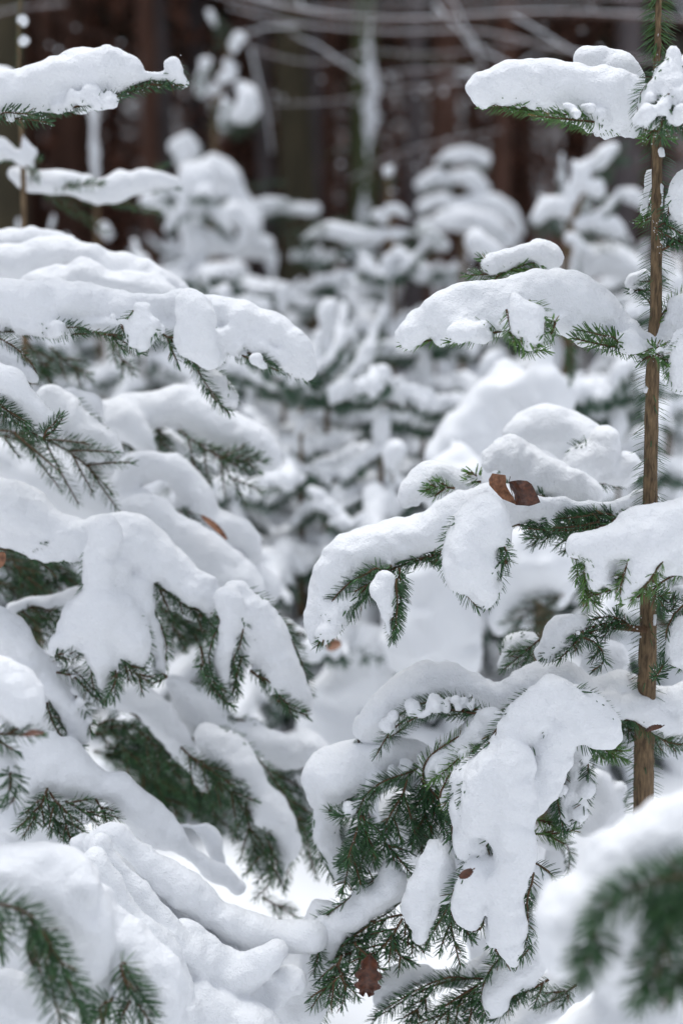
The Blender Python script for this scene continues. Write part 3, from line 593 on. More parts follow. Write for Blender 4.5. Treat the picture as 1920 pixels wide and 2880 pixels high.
# front arch: three arms
branch(RT, 1.86, [(6, 0, [(970, 905, 78), (900, 975, 98), (820, 1060, 105), (760, 1150, 110)]), (8, 0, [(750, 30, 115), (660, 130, 112), (600, 220, 92), (575, 320, 70), (560, 410, 55), (548, 480, 26)]), (8, -.02, [(690, 100, 100), (650, 230, 100), (640, 320, 80)]),
                  (8, -.03, [(800, 60, 110), (790, 200, 98), (785, 320, 88), (785, 420, 86), (800, 510, 92), (800, 580, 95)]), (8, -.02, [(700, 590, 70), (625, 650, 108), (580, 730, 92), (580, 800, 56)]), (8, -.045, [(795, 430, 80), (800, 560, 90), (765, 680, 104), (770, 790, 92), (785, 890, 66), (783, 975, 26)]), (8, -.01, [(840, 570, 80), (905, 630, 96), (940, 720, 60)]),
                  (6, .0, [(980, 910, 80), (1080, 980, 105), (1170, 1060, 90), (1210, 1110, 50)]), (6, .01, [(1000, 1050, 110), (930, 1150, 120)]), (8, .0, [(940, 60, 100), (920, 160, 75), (900, 240, 48), (885, 280, 22)])],
       [(8, .0, [(690, 370), (640, 420), (600, 480), (560, 560)], 1), (8, 0, [(690, 380), (650, 460), (620, 520)]), (8, -.02, [(820, 760), (870, 810), (880, 870), (850, 950), (790, 1010)]), (8, -.02, [(690, 860), (710, 950), (780, 1012)]), (8, 0, [(660, 790), (640, 840), (600, 860)]), (8, .0, [(860, 250), (930, 220), (990, 120), (1010, 0)]), (8, .03, [(880, 300), (900, 260), (960, 180)]), (8, .02, [(1020, -20), (960, 60), (930, 150)])],
       vox=.0034, k=.006, mat_n=NEED)
branch(RT, 1.93, [(8, 0, [(1078, -20, 40), (1070, 80, 46), (1060, 180, 48), (1040, 280, 40), (1028, 350, 24)])], [(8, -.01, [(1030, 0), (1010, 120), (990, 240), (1020, 400)]), (8, -.01, [(1110, 30), (1115, 150), (1090, 300), (1030, 405)]), (8, .02, [(1080, -60), (1065, 100), (1035, 350)])], mat_n=NEED)
branch(RT, 1.96, [], [(8, 0, [(860, 400), (960, 400), (1070, 380)], 1), (8, -.01, [(880, 330), (940, 345), (1010, 350)], 1), (8, 0, [(1100, -40), (1200, 10), (1300, 60)], 3)], mat_n=NEEDY)
# two narrow snow fingers
branch(RT, 1.93, [(8, -.03, [(472, 285, 22), (492, 215, 42), (545, 140, 52), (620, 90, 52), (700, 50, 58), (780, 0, 56)]), (8, .02, [(405, 170, 20), (410, 110, 38), (450, 60, 58), (530, 10, 66), (600, -30, 60), (660, -90, 45)])],
       [(8, -.03, [(810, 50), (700, 105), (610, 150), (550, 210), (480, 300)]), (8, .0, [(700, -70), (640, 10), (540, 60), (460, 130), (400, 180)]), (8, .01, [(690, -60), (640, -10), (560, 50)])], mat_n=NEEDY, vox=.0033, sp=.0015)
# lower left arm with the hanging green fans
branch(RT, 2.03, [(8, 0, [(360, 30, 55), (300, 20, 70), (180, 50, 95), (60, 90, 110), (-50, 140, 110), (-100, 230, 70)]), (8, .02, [(-60, 260, 80), (-70, 380, 60), (-40, 500, 55), (0, 600, 40)]), (8, .05, [(60, 400, 110), (120, 500, 100)]), (8, .05, [(260, 300, 90), (400, 400, 90)]), (8, 0, [(330, 60, 50), (320, 110, 30)])],
       [(8, -.06, [(370, 100), (300, 140), (200, 180), (130, 240), (90, 315), (0, 325), (-60, 300)], 0), (8, -.08, [(90, 315), (70, 400), (40, 520), (5, 670)], 2), (8, -.08, [(100, 320), (120, 410), (165, 500)], 1), (8, -.07, [(300, 150), (270, 260), (220, 370), (190, 480)], 2), (8, -.06, [(360, 120), (385, 220), (375, 330), (340, 450)], 3), (8, -.06, [(400, 150), (430, 280), (500, 430)], 2), (8, -.07, [(200, 440), (260, 510), (320, 585)], 1), (8, -.05, [(430, 180), (480, 260), (510, 330)], 1), (8, -.04, [(120, 420), (90, 540), (60, 620)], 2), (8, -.03, [(330, 330), (360, 430), (420, 470)], 2)],
       vox=.0038, L=.020, wd=.0027, sp=.0010, mat_n=NEED, attach=[(8, -.03, [(690, -60), (560, 20), (420, 80), (370, 100)])])
branch(RT, 1.97, [(8, 0, [(215, 565, 50), (225, 640, 92), (170, 700, 92), (80, 760, 80), (0, 820, 82), (-80, 900, 100)]), (7, .02, [(1520, 820, 90), (1460, 920, 110), (1420, 1060, 120), (1370, 1180, 130), (1330, 1300, 120)]), (7, .06, [(1560, 900, 100), (1300, 1080, 120), (1200, 1200, 120)])],
       [(8, -.02, [(290, 770), (200, 790), (100, 840), (0, 920)], 1), (8, -.04, [(280, 790), (230, 870), (150, 960), (60, 1040)], 3), (8, -.03, [(290, 790), (320, 870), (380, 950)], 3), (8, -.01, [(150, 820), (60, 930), (-30, 1000)], 3), (7, -.06, [(1568, 960), (1540, 1050), (1500, 1190)], 2), (8, -.04, [(-20, 1000), (20, 1090), (0, 1200)], 2), (8, -.03, [(240, 850), (260, 950), (330, 1000)], 2), (8, -.04, [(60, 900), (120, 1000), (170, 1060)], 2), (7, -.07, [(1568, 1050), (1480, 1130), (1430, 1200)], 1)],
       L=.019, wd=.0026, sp=.0016, mat_n=NEED, attach=[(8, 0, [(500, 700), (400, 740), (290, 770)])])
branch(RT, 1.88, [(8, 0, [(420, 480, 48), (440, 540, 82), (435, 620, 95), (390, 690, 88), (370, 760, 88), (360, 840, 62), (365, 895, 24)])],
       [(8, .01, [(500, 690), (470, 780), (420, 860), (385, 920)]), (8, .03, [(490, 730), (510, 860), (545, 1010)], 1), (8, .02, [(490, 700), (460, 760), (400, 830)]), (8, .02, [(520, 740), (560, 830), (600, 900)])], mat_n=NEED, wd=.0026, vox=.0033)
# bottom
branch(RT, 1.95, [(8, .03, [(175, 1190, 34), (215, 1110, 58), (310, 1060, 58), (420, 1055, 44), (520, 1060, 40), (610, 1030, 36), (690, 970, 36)]), (8, -.03, [(860, 960, 95), (780, 1030, 105), (720, 1110, 90), (700, 1200, 62), (670, 1250, 24)]), (8, -.02, [(900, 1000, 60), (830, 1080, 60)])],
       [(8, 0, [(690, 1075), (560, 1075), (440, 1100), (330, 1150), (230, 1210), (140, 1265)], 0), (8, -.01, [(640, 1080), (560, 1150), (450, 1250), (380, 1330)], 3), (8, 0, [(420, 1110), (360, 1190), (300, 1290)], 2), (8, -.01, [(700, 1080), (640, 1160), (560, 1290)], 2), (8, -.03, [(950, 1070), (880, 1110), (800, 1150), (730, 1220)], 2), (8, -.03, [(820, 1120), (760, 1190), (670, 1250)], 0)], L=.019, wd=.0026, mat_n=NEED)
branch(RT, 2.05, [(8, 0, [(1100, 1080, 60), (950, 1160, 90), (820, 1240, 90), (700, 1300, 90)]), (8, .1, [(600, 1250, 120), (400, 1350, 140)])], [(8, -.05, [(1080, 1090), (1000, 1150), (900, 1200)], 1)], vox=.005)
# snow masses behind, still part of the right hand spruce
branch(RT, 2.15, [(8, 0, [(900, 420, 60), (980, 460, 60), (960, 560, 80)]), (8, .05, [(1180, 150, 70), (1220, 260, 80), (1130, 330, 90), (1260, 200, 60)]), (8, .05, [(650, 960, 60), (640, 880, 60)])], [], vox=.005)

# ------------------------------------------------------------------ blurred foreground boughs
q, _ = W(8, 2100, 700, 1.25)
FR = empty('spruce_bough', (q[0], 1.25, q[2]), 'blurred snowy spruce bough in the lower right foreground', 'spruce bough')
branch(FR, 1.22, [(8, .04, [(1700, 400, 230), (1500, 430, 210), (1330, 520, 185), (1200, 620, 165), (1080, 760, 150), (1020, 900, 105), (1010, 1000, 50)]), (8, .09, [(1320, 800, 170), (1240, 950, 140), (1260, 1150, 120)]), (8, .12, [(1480, 780, 190), (1420, 950, 210), (1380, 1120, 190)]), (8, .09, [(1500, 900, 160), (1600, 1150, 180), (1420, 1250, 130)]), (8, .08, [(1200, 1300, 150), (1000, 1350, 100)])],
       [(8, -.04, [(1750, 640), (1568, 640), (1400, 670), (1280, 720), (1150, 810)]), (8, -.03, [(1150, 800), (1150, 920), (1090, 1050)], 1), (8, -.05, [(1540, 650), (1500, 850), (1430, 1020), (1370, 1200)], 0), (8, -.05, [(1700, 800), (1600, 1000), (1500, 1150)], 1), (8, -.04, [(1400, 680), (1450, 800), (1500, 880)]), (8, -.05, [(1600, 600), (1620, 750), (1600, 900)])],
       cake=0, fringe=0, vox=.0045, L=.029, wd=.0030, sp=.0008, mat_n=NEED, attach=[(8, -.03, [(2100, 700), (1900, 660), (1750, 640), (1568, 640)])], ang=62)
settle(FR)
q, _ = W(7, -500, 900, 1.5)
FL = empty('spruce_bough', (q[0], 1.5, q[2]), 'soft focus snowy spruce bough in the lower left corner', 'spruce bough')
branch(FL, 1.55, [(7, 0, [(-200, 620, 190), (0, 610, 175), (160, 610, 170), (290, 670, 175), (370, 790, 165), (400, 920, 150), (420, 1050, 125), (400, 1160, 80)]), (7, .04, [(420, 720, 100), (500, 850, 110), (600, 960, 140), (700, 1120, 150), (740, 1280, 140)]), (7, .03, [(-50, 1150, 100), (60, 1180, 130), (120, 1300, 130)]), (7, .06, [(-40, 900, 60), (40, 880, 40)])],
       [(7, -.10, [(-40, 730), (60, 750), (160, 830), (230, 930), (300, 1050), (350, 1180), (400, 1290)], 0), (7, -.09, [(160, 830), (200, 960), (240, 1120), (280, 1280)], 0), (7, -.08, [(-30, 780), (10, 870), (0, 960)]), (7, -.02, [(555, 1010), (580, 1100), (640, 1200), (700, 1290)]), (7, -.03, [(520, 1160), (480, 1230), (430, 1280)]), (7, -.02, [(600, 1180), (560, 1250), (540, 1300)])],
       cake=0, fringe=0, vox=.0045, L=.026, wd=.0027, sp=.0011, mat_n=NEED, attach=[(7, -.08, [(-500, 800), (-200, 740), (-40, 730)])])
settle(FL)
q, _ = W(5, -500, 900, 1.6)
FM = empty('spruce_bough', (q[0], 1.6, q[2]), 'blurred rounded snow heap on a twig entering at the left edge above the corner bough', 'spruce bough')
branch(FM, 1.62, [(5, 0, [(-150, 880, 150), (0, 890, 130), (70, 930, 118), (110, 1000, 85), (60, 1040, 60)]), (5, 0, [(-60, 1180, 60), (-20, 1250, 70)]), (7, 0, [(-10, 60, 55), (10, 140, 75), (-10, 210, 60)])], [(5, -.02, [(-80, 1080), (40, 1085), (190, 1085)], 1), (7, -.01, [(40, 90), (80, 170), (60, 260), (0, 280)])], cake=0, fringe=0, vox=.0045, mat_n=NEED)
settle(FM)

# ------------------------------------------------------------------ the big spruce on the left
LT = empty('spruce_tree', (-1.35, 2.45, 0), 'large drooping spruce smothered in snow filling the left half', 'tree')
P = np.array([(-1.35, 2.45, z, .045-.012*z) for z in np.linspace(-.1, 2.6, 14)]); V, F = tubes([P], 10); link('trunk', mesh_np('trunk', V, F), BARK, LT)
LTn = dict(mat_n=NEED, wd=.0027, sp=.0016)
branch(LT, 2.22, [(1, 0, [(-250, 480, 80), (-60, 440, 88), (80, 415, 82), (200, 395, 98), (350, 360, 108), (500, 325, 104), (610, 312, 78)]), (1, 0, [(600, 350, 62), (700, 348, 50), (780, 350, 52)]), (1, 0, [(784, 300, 62), (805, 350, 46), (830, 370, 26)]), (1, -.01, [(0, 480, 45), (150, 470, 45), (300, 450, 50), (450, 420, 50)])],
       [(1, 0, [(-400, 570), (0, 545), (150, 530), (300, 500), (450, 465), (600, 430), (720, 400), (845, 392)]), (1, -.03, [(0, 550), (140, 560, -.02), (230, 575, -.03)]), (1, -.02, [(250, 520), (400, 490, -.02), (560, 450, -.02)])], vox=.0038, k=.004, **LTn, attach=[(1, .1, [(-1300, 700), (-800, 620), (-400, 570, -.1)])])
# layered bough
branch(LT, 2.5, [(3, 0, [(-150, 60, 90), (60, 50, 85), (200, 20, 90), (400, 50, 90), (560, 100, 90), (700, 130, 80), (820, 200, 60)]), (3, -.06, [(160, 190, 60), (260, 160, 85), (380, 140, 80), (520, 180, 80), (680, 200, 72), (790, 230, 60)]), (1, .08, [(-50, 1130, 60), (60, 1130, 50), (200, 1120, 50), (300, 1160, 60)])], [], vox=.006)
branch(LT, 2.2, [(3, 0, [(-200, 270, 110), (0, 265, 100), (130, 265, 100), (270, 260, 108), (400, 265, 105), (520, 280, 88), (650, 290, 85), (760, 290, 80), (860, 280, 100)]), (3, 0, [(900, 260, 80), (1000, 295, 88), (1110, 325, 92), (1220, 370, 92), (1310, 430, 88), (1375, 505, 66), (1415, 575, 32)]), (3, -.06, [(655, 290, 45), (645, 350, 68), (650, 410, 55), (640, 450, 26)]), (3, -.06, [(880, 240, 62), (900, 310, 92), (890, 400, 78), (920, 460, 48), (945, 500, 30)]), (3, -.02, [(100, 350, 36), (250, 360, 40), (380, 345, 40), (1060, 400, 55), (1180, 440, 55), (1290, 500, 50)])],
       [(3, 0, [(-100, 385), (100, 390), (260, 385), (420, 375), (560, 355)]), (3, -.02, [(200, 390), (300, 400, -.02), (400, 400, -.03)]), (3, -.05, [(430, 380), (540, 410), (650, 480)], 1), (3, -.07, [(555, 350), (580, 410), (630, 475)]), (3, -.06, [(710, 380), (700, 430), (660, 480)]), (3, -.05, [(720, 370), (800, 430), (870, 490), (945, 530)], 2), (3, 0, [(980, 420), (1080, 480), (1200, 520), (1320, 570), (1430, 612)]), (3, -.02, [(1050, 470), (1160, 520, -.02), (1280, 570, -.02)]), (3, -.02, [(980, 430), (985, 480), (1010, 510)])],
       vox=.0036, **LTn, attach=[(3, .1, [(-1300, 300), (-600, 370), (-100, 385, -.1)])])
branch(LT, 2.22, [(3, 0, [(930, 560, 26), (985, 610, 52), (1030, 670, 48), (1065, 725, 22)])], [(3, -.01, [(880, 500), (915, 590), (980, 690), (1055, 765)]), (3, 0, [(840, 490), (900, 520), (950, 540)], 1)], **LTn)
branch(LT, 2.62, [], [(3, 0, [(130, 430), (190, 520), (250, 640)], 2), (3, 0, [(230, 450), (330, 540), (430, 610)], 2), (3, -.1, [(490, 400), (550, 490), (610, 580)], 2), (3, 0, [(250, 500), (200, 560), (240, 630)], 2)], mat_n=NEED, wd=.0026, sp=.002)
branch(LT, 2.12, [(3, .05, [(-60, 440, 60), (30, 490, 66), (100, 550, 58), (150, 600, 32)]), (3, 0, [(-150, 560, 90), (-20, 590, 86), (60, 650, 92), (140, 720, 88), (200, 780, 72), (225, 820, 42)])],
       [(3, -.02, [(-100, 700), (0, 745), (90, 820), (200, 880)]), (3, -.02, [(200, 880), (250, 840), (290, 785)]), (3, 0, [(-40, 740), (60, 800, -.02), (160, 860, -.02)])], **LTn)
branch(LT, 2.32, [(3, 0, [(230, 690, 45), (320, 760, 72), (410, 870, 80), (470, 960, 66), (500, 1010, 36)]), (3, .08, [(300, 700, 60), (420, 720, 55)])], [(3, -.03, [(-40, 830), (120, 850), (260, 900), (380, 980), (460, 1060), (520, 1125)], 4), (3, 0, [(0, 860), (100, 880), (200, 920)], 3)], mat_n=NEED, wd=.0022, sp=.0016)
branch(LT, 2.62, [(3, 0, [(430, 730, 52), (560, 750, 72), (700, 730, 78), (850, 720, 82), (960, 790, 88), (1080, 860, 88), (1180, 910, 85), (1245, 980, 50)]), (3, -.05, [(560, 780, 90), (640, 860, 62), (685, 910, 34)]), (3, .05, [(700, 880, 55), (800, 900, 55), (860, 960, 50)])],
       [(3, -.08, [(820, 830), (900, 890), (1000, 960), (1080, 1080), (1130, 1180)], 3), (3, -.1, [(1000, 960), (1100, 970), (1230, 975)], 3), (3, 0, [(720, 810), (740, 880), (800, 940)], 3), (3, -.05, [(880, 960), (900, 1050), (960, 1150)], 3), (3, 0, [(560, 860), (590, 900), (620, 950)], 2)], mat_n=NEED, wd=.0036, sp=.0022, vox=.007)
branch(LT, 2.5, [(3, 0, [(580, 1080, 55), (660, 1010, 78), (780, 1010, 82), (860, 1080, 80), (930, 1180, 75)]), (3, -.03, [(600, 1170, 50), (670, 1150, 52)]), (5, .0, [(850, 50, 70), (960, 110, 72), (1080, 160, 72), (1150, 200, 55), (1165, 270, 45)])], [(5, -.03, [(780, 60), (860, 100), (930, 150)], 2)], mat_n=NEED, wd=.0036, sp=.002, vox=.007)
branch(LT, 2.75, [(3, 0, [(-50, 950, 100), (80, 980, 110), (220, 1060, 150), (380, 1130, 130), (500, 1200, 100)])], [], vox=.009)
# the broad central arch
branch(LT, 2.2, [(5, 0, [(-250, 20, 140), (-60, 40, 140), (80, 80, 145), (220, 150, 130), (360, 190, 105), (480, 170, 98), (600, 190, 112), (700, 260, 115), (800, 320, 105), (890, 400, 92), (980, 470, 72), (1060, 470, 62)]), (5, -.02, [(50, 180, 70), (180, 230, 60), (300, 250, 50)]), (5, .05, [(600, 340, 80), (680, 380, 60), (800, 430, 60), (900, 500, 55)]),
                 (5, -.03, [(540, 290, 60), (560, 390, 50)]), (5, -.05, [(480, 160, 70), (455, 250, 76), (450, 340, 72), (455, 430, 80), (440, 520, 112), (360, 610, 90), (300, 680, 62), (270, 710, 26)]), (5, -.06, [(480, 520, 90), (480, 640, 75), (480, 760, 68), (478, 860, 50), (488, 925, 20)]), (5, -.05, [(520, 520, 80), (580, 600, 88), (625, 680, 70), (650, 760, 36)]), (5, -.02, [(640, 400, 60), (650, 500, 66), (700, 600, 55), (735, 700, 46), (738, 800, 36)])],
       [(5, -.02, [(-20, 240), (80, 230), (160, 260), (260, 280), (360, 290)], 1), (5, -.07, [(255, 735), (320, 750), (380, 720), (430, 690)]), (5, -.07, [(260, 810), (340, 830), (410, 900), (470, 950)]), (5, -.08, [(535, 800), (520, 880), (480, 950)]), (5, -.06, [(550, 700), (590, 760), (640, 820), (700, 850)], 3), (5, -.04, [(770, 830), (730, 850), (700, 860)]), (5, 0, [(545, 350), (560, 400), (570, 470)], 1), (5, .0, [(690, 380), (760, 430), (860, 500), (960, 570), (1000, 620)], 2), (5, .0, [(800, 420), (880, 480), (960, 560)], 2)],
       vox=.0038, k=.009, **LTn, attach=[(5, .1, [(-1300, 100), (-700, 150), (-100, 200, -.1)])])
branch(LT, 2.45, [], [(5, 0, [(-60, 260), (60, 330), (200, 400), (360, 430)], 4), (5, 0, [(20, 240), (160, 330), (300, 440)], 4), (5, -.05, [(60, 300), (140, 380), (200, 460)], 3), (5, .0, [(220, 300), (300, 360), (380, 420)], 3), (5, 0, [(-60, 380), (60, 420), (160, 440)], 3), (5, -.08, [(60, 520), (140, 580), (220, 680)], 3), (5, -.08, [(120, 500), (220, 560), (320, 580)], 3), (5, .0, [(730, 480), (800, 600), (850, 700)], 4), (5, 0, [(760, 520), (880, 600), (1000, 650)], 4)], mat_n=NEED, wd=.0026, sp=.0015)
branch(LT, 2.28, [(5, 0, [(60, 500, 34), (150, 478, 38), (270, 478, 40), (380, 460, 40)])], [(5, 0, [(80, 520), (180, 520), (300, 530)], 2)], **LTn)
branch(LT, 2.42, [(5, 0, [(600, 60, 52), (660, 70, 78), (750, 120, 80), (850, 200, 82), (960, 290, 88), (1060, 370, 88), (1140, 430, 88), (1200, 520, 70)]), (5, .1, [(1000, 180, 60), (1100, 300, 80), (1220, 420, 70)])], [], vox=.006)
branch(LT, 2.15, [(5, 0, [(1050, 480, 70), (1070, 570, 62), (1040, 650, 78), (1015, 740, 66), (1030, 830, 52), (1055, 920, 32)]), (5, .02, [(1110, 540, 66), (1130, 640, 60), (1130, 720, 50)]), (5, .03, [(1090, 450, 66), (1160, 540, 92), (1230, 650, 102), (1290, 770, 102), (1345, 880, 82), (1390, 970, 36)])],
       [(5, -.01, [(920, 690), (950, 790), (980, 880), (1070, 970)]), (5, 0, [(1110, 740), (1080, 850), (1060, 960)]), (5, .01, [(1150, 800), (1230, 870), (1300, 960), (1415, 1010)]), (5, .02, [(1190, 820), (1270, 920), (1350, 1010)]), (5, -.02, [(920, 770), (960, 840), (1040, 900)])], **LTn)
branch(LT, 2.45, [(5, 0, [(1240, 545, 30), (1310, 570, 36), (1370, 620, 34)])], [(5, -.02, [(1230, 560), (1310, 620), (1390, 690)], 2)], **LTn)
branch(LT, 2.18, [(5, 0, [(-150, 590, 90), (-20, 610, 84), (80, 660, 86), (150, 720, 66), (230, 750, 44)]), (5, .0, [(130, 780, 80), (250, 800, 60)]), (5, -.02, [(250, 880, 55), (300, 950, 66), (350, 1040, 60), (378, 1100, 32)]), (5, .14, [(60, 960, 90), (160, 1030, 95), (240, 1120, 90)]), (5, .06, [(200, 850, 100), (450, 850, 60), (380, 930, 80)])],
       [(5, -.03, [(215, 950), (250, 1050), (310, 1130), (380, 1150)]), (5, -.03, [(350, 920), (400, 1000), (420, 1090)]), (5, 0, [(0, 740), (60, 760), (140, 770)])], **LTn)
branch(LT, 2.35, [(5, 0, [(420, 900, 60), (560, 900, 80), (680, 950, 90), (760, 1040, 70), (830, 1140, 50), (900, 1220, 45), (935, 1320, 24)]), (5, .06, [(800, 840, 55), (900, 950, 90), (1020, 1060, 88), (1150, 1090, 80), (1220, 1120, 60), (1300, 1180, 70)])],
       [(5, .0, [(400, 1030), (520, 1060), (640, 1060)], 3), (5, .0, [(620, 1050), (700, 1130), (760, 1200), (850, 1320)], 4), (5, .02, [(850, 1090), (920, 1170), (1050, 1250)], 3)], vox=.0045, **LTn)
branch(LT, 2.3, [(7, 0, [(960, -40, 70), (1050, 20, 92), (1120, 110, 100), (1190, 220, 98), (1250, 300, 96), (1310, 380, 66), (1320, 470, 50), (1290, 560, 40), (1280, 640, 30)]), (7, .02, [(1240, 340, 60), (1180, 430, 50), (1200, 560, 45)]), (7, .08, [(1200, -20, 70), (1320, 30, 90), (1440, 20, 88), (1520, 60, 50)]), (7, .1, [(1400, 120, 60), (1440, 220, 50), (1450, 380, 46)])],
       [(7, -.03, [(830, 0), (900, 70), (990, 160), (1080, 230), (1140, 330)], 4), (7, -.02, [(1130, 250), (1140, 350), (1170, 460), (1190, 560)], 3), (7, -.03, [(1220, 400), (1250, 500), (1240, 620), (1170, 700)], 2), (7, -.04, [(920, 60), (1000, 130), (1110, 170)], 1), (7, .1, [(1210, 90), (1300, 150), (1360, 280), (1380, 400), (1440, 560)], 4), (7, .03, [(1200, 690), (1290, 740), (1390, 800)], 1), (7, .05, [(1300, 200), (1380, 330), (1450, 600)], 2)], vox=.0045, **LTn)
branch(LT, 2.5, [], [(7, 0, [(430, 20), (560, 60), (700, 100), (820, 180)], 5), (7, -.05, [(560, 0), (680, 120), (760, 240), (840, 330)], 5), (7, 0, [(700, 60), (780, 180), (900, 320)], 5), (7, 0, [(480, 0), (640, 40), (900, 60)], 5), (7, -.02, [(620, 60), (700, 180), (760, 320)], 5), (7, .05, [(800, 0), (900, 150), (1000, 330)], 5), (5, 0, [(400, 1080), (560, 1100), (760, 1160)], 5), (7, 0, [(850, 80), (960, 260), (1020, 400)], 4)], mat_n=NEED, wd=.0036, sp=.0015)
# lower left sweep
branch(LT, 2.1, [(5, 0, [(-150, 1120, 120), (20, 1200, 130), (150, 1260, 130)]), (7, 0, [(60, 60, 140), (200, 80, 130), (340, 120, 105), (450, 180, 68), (550, 180, 52), (600, 210, 45)]), (7, 0, [(540, 200, 80), (640, 290, 88), (740, 390, 84), (840, 460, 78), (940, 530, 66), (1030, 600, 55), (1100, 650, 42)]), (7, .03, [(820, 360, 26), (890, 370, 42), (950, 400, 56), (985, 470, 44), (1010, 540, 26)]), (7, .05, [(40, 260, 120), (200, 250, 120), (330, 260, 120)]), (7, 0, [(60, 330, 90), (20, 400, 60)])],
       [(7, -.06, [(220, 190), (180, 290), (110, 410)], 3), (7, -.06, [(230, 210), (290, 310), (330, 450)], 3), (7, -.05, [(300, 250), (400, 300), (500, 330)], 2), (7, -.05, [(250, 330), (300, 390), (380, 440)], 2), (7, -.04, [(440, 240), (480, 300), (550, 330)], 1), (7, 0, [(600, 370), (660, 400), (700, 440)])], vox=.0042, k=.008, fringe=0, **LTn)
branch(LT, 1.92, [(7, .02, [(430, 440, 48), (520, 405, 66), (600, 460, 72), (700, 550, 78), (800, 630, 80), (920, 710, 80), (1040, 780, 84), (1170, 840, 84), (1300, 880, 80), (1420, 880, 70)]),
                  (7, -.06, [(470, 470, 60), (560, 580, 68), (650, 680, 70), (730, 780, 68), (800, 880, 66), (880, 960, 60), (930, 1020, 50)]),
                  (7, -.11, [(450, 560, 70), (540, 680, 76), (620, 800, 82), (700, 900, 84), (760, 1010, 86), (800, 1120, 90), (830, 1260, 90)]),
                  (7, -.04, [(860, 860, 60), (930, 960, 80), (1020, 1020, 80), (1120, 1030, 76), (1200, 980, 66), (1260, 930, 50)]), (7, -.02, [(960, 1090, 90), (1100, 1150, 95), (1220, 1160, 90), (1320, 1080, 90)]), (7, -.08, [(920, 1180, 90), (1050, 1280, 100), (1200, 1300, 100)]), (7, .05, [(380, 450, 60), (400, 520, 60)]), (7, .045, [(540, 560, 80), (680, 700, 95), (860, 840, 95), (1000, 930, 90)]), (7, -.01, [(600, 720, 80), (740, 900, 90), (880, 1080, 95)])],
       [(7, -.04, [(880, 1180), (870, 1240), (860, 1300)], 2), (7, .02, [(1420, 900), (1460, 960), (1440, 1050)])], vox=.004, k=.010, amp=.9, fringe=0, mat_n=NEED, attach=[(7, .15, [(-1300, 500), (-400, 640), (430, 640, -.1)])])
branch(LT, 2.6, [(7, 0, [(300, 0, 100), (150, 900, 300), (500, 700, 260), (800, 800, 200)])], [], vox=.014)
settle(LT)

# ------------------------------------------------------------------ slim sapling at the upper left
q, _ = W(3, 112, 500, 2.9)
ST = empty('spruce_sapling', (q[0], 2.9, 0), 'slim sapling with a thin brown stem rising at the upper left behind the top branch', 'tree')
P = []
for (t, x, y, wd_) in [(1, 96, -120, 12), (1, 94, 0, 15), (1, 88, 300, 17), (1, 100, 620, 22), (1, 108, 800, 25), (1, 112, 1176, 28), (3, 112, 300, 30)]:
    q, s_ = W(t, x, y, 2.9); P.append((*q, wd_/2*s_))
P.append((P[-1][0], 2.9, -.1, .016)); V, F = tubes([catmull(np.array(P), 5)], 10); link('trunk', mesh_np('trunk', V, F), BARK, ST)
V, F4, F3, ti = needles([np.array(P)[:4, :3]], .013, .0022, .002, 60, 1); link('needle_cover', mesh_np('needle_cover', V, F4, F3, ti), NEED, ST, 'stuff')
branch(ST, 2.9, [(1, 0, [(105, 610, 14), (115, 650, 34), (130, 700, 50), (130, 745, 40)]), (1, 0, [(-80, 690, 60), (10, 685, 58), (80, 715, 40)]), (1, 0, [(30, 340, 26), (0, 350, 40), (-50, 360, 40)]), (1, 0, [(100, 95, 14)]), (1, 0, [(110, 185, 20), (105, 200, 18)])], [(1, 0, [(110, 750), (150, 760), (180, 740)]), (1, 0, [(110, 740), (60, 730), (0, 740)])], vox=.006, mat_n=NEED, wd=.0022)
branch(ST, 2.95, [(1, 0, [(75, 800, 30), (140, 830, 48), (230, 835, 55), (340, 845, 60), (440, 880, 62), (540, 855, 60), (640, 840, 58), (740, 830, 50), (810, 840, 34)])], [(1, 0, [(110, 860), (250, 880), (420, 930), (560, 890), (700, 870), (820, 865)], 2), (1, -.1, [(120, 760), (150, 790), (180, 830)], 1)], vox=.006, mat_n=NEED, wd=.0026, sp=.0015)
settle(ST)

# ------------------------------------------------------------------ measured saplings farther back
def far_sapling(t, pts, Yw, label):
    q = [W(t, x, y, Yw)[0] for x, y in pts]; T_ = empty('spruce_sapling', (q[0][0], Yw, 0), label, 'tree')
    P = np.array([[p[0], p[1], p[2]] for p in q]); P = np.vstack([[P[0][0], Yw, -.1], P]); P = catmull(P, 4); V, F = tubes([np.c_[P, np.linspace(.022, .008, len(P))]], 7)
    link('trunk', mesh_np('trunk', V, F), BARK, T_); return T_
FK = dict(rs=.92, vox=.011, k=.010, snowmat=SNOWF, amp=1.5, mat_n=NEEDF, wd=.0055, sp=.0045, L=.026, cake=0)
t_ = far_sapling(1, [(980, 1100), (985, 700), (1000, 420), (1060, 200)], 6.4, 'tall heaped sapling loaded with snow clumps left of centre')
branch(t_, 6.4, [(1, 0, [(1095, 175, 28), (1075, 205, 34), (1055, 240, 20)]), (1, .05, [(960, 60, 12), (985, 110, 14), (1000, 160, 12)])], [(1, 0, [(1000, 60), (1010, 150), (1050, 240)], 2)], **FK)
branch(t_, 6.4, [(1, 0, [(1050, 290, 28), (1060, 335, 36), (1020, 365, 26)]), (1, .1, [(950, 290, 22), (930, 350, 26), (925, 410, 28)]), (1, 0, [(990, 410, 30)])], [(1, 0, [(1000, 300), (930, 350), (910, 440)], 2)], **FK)
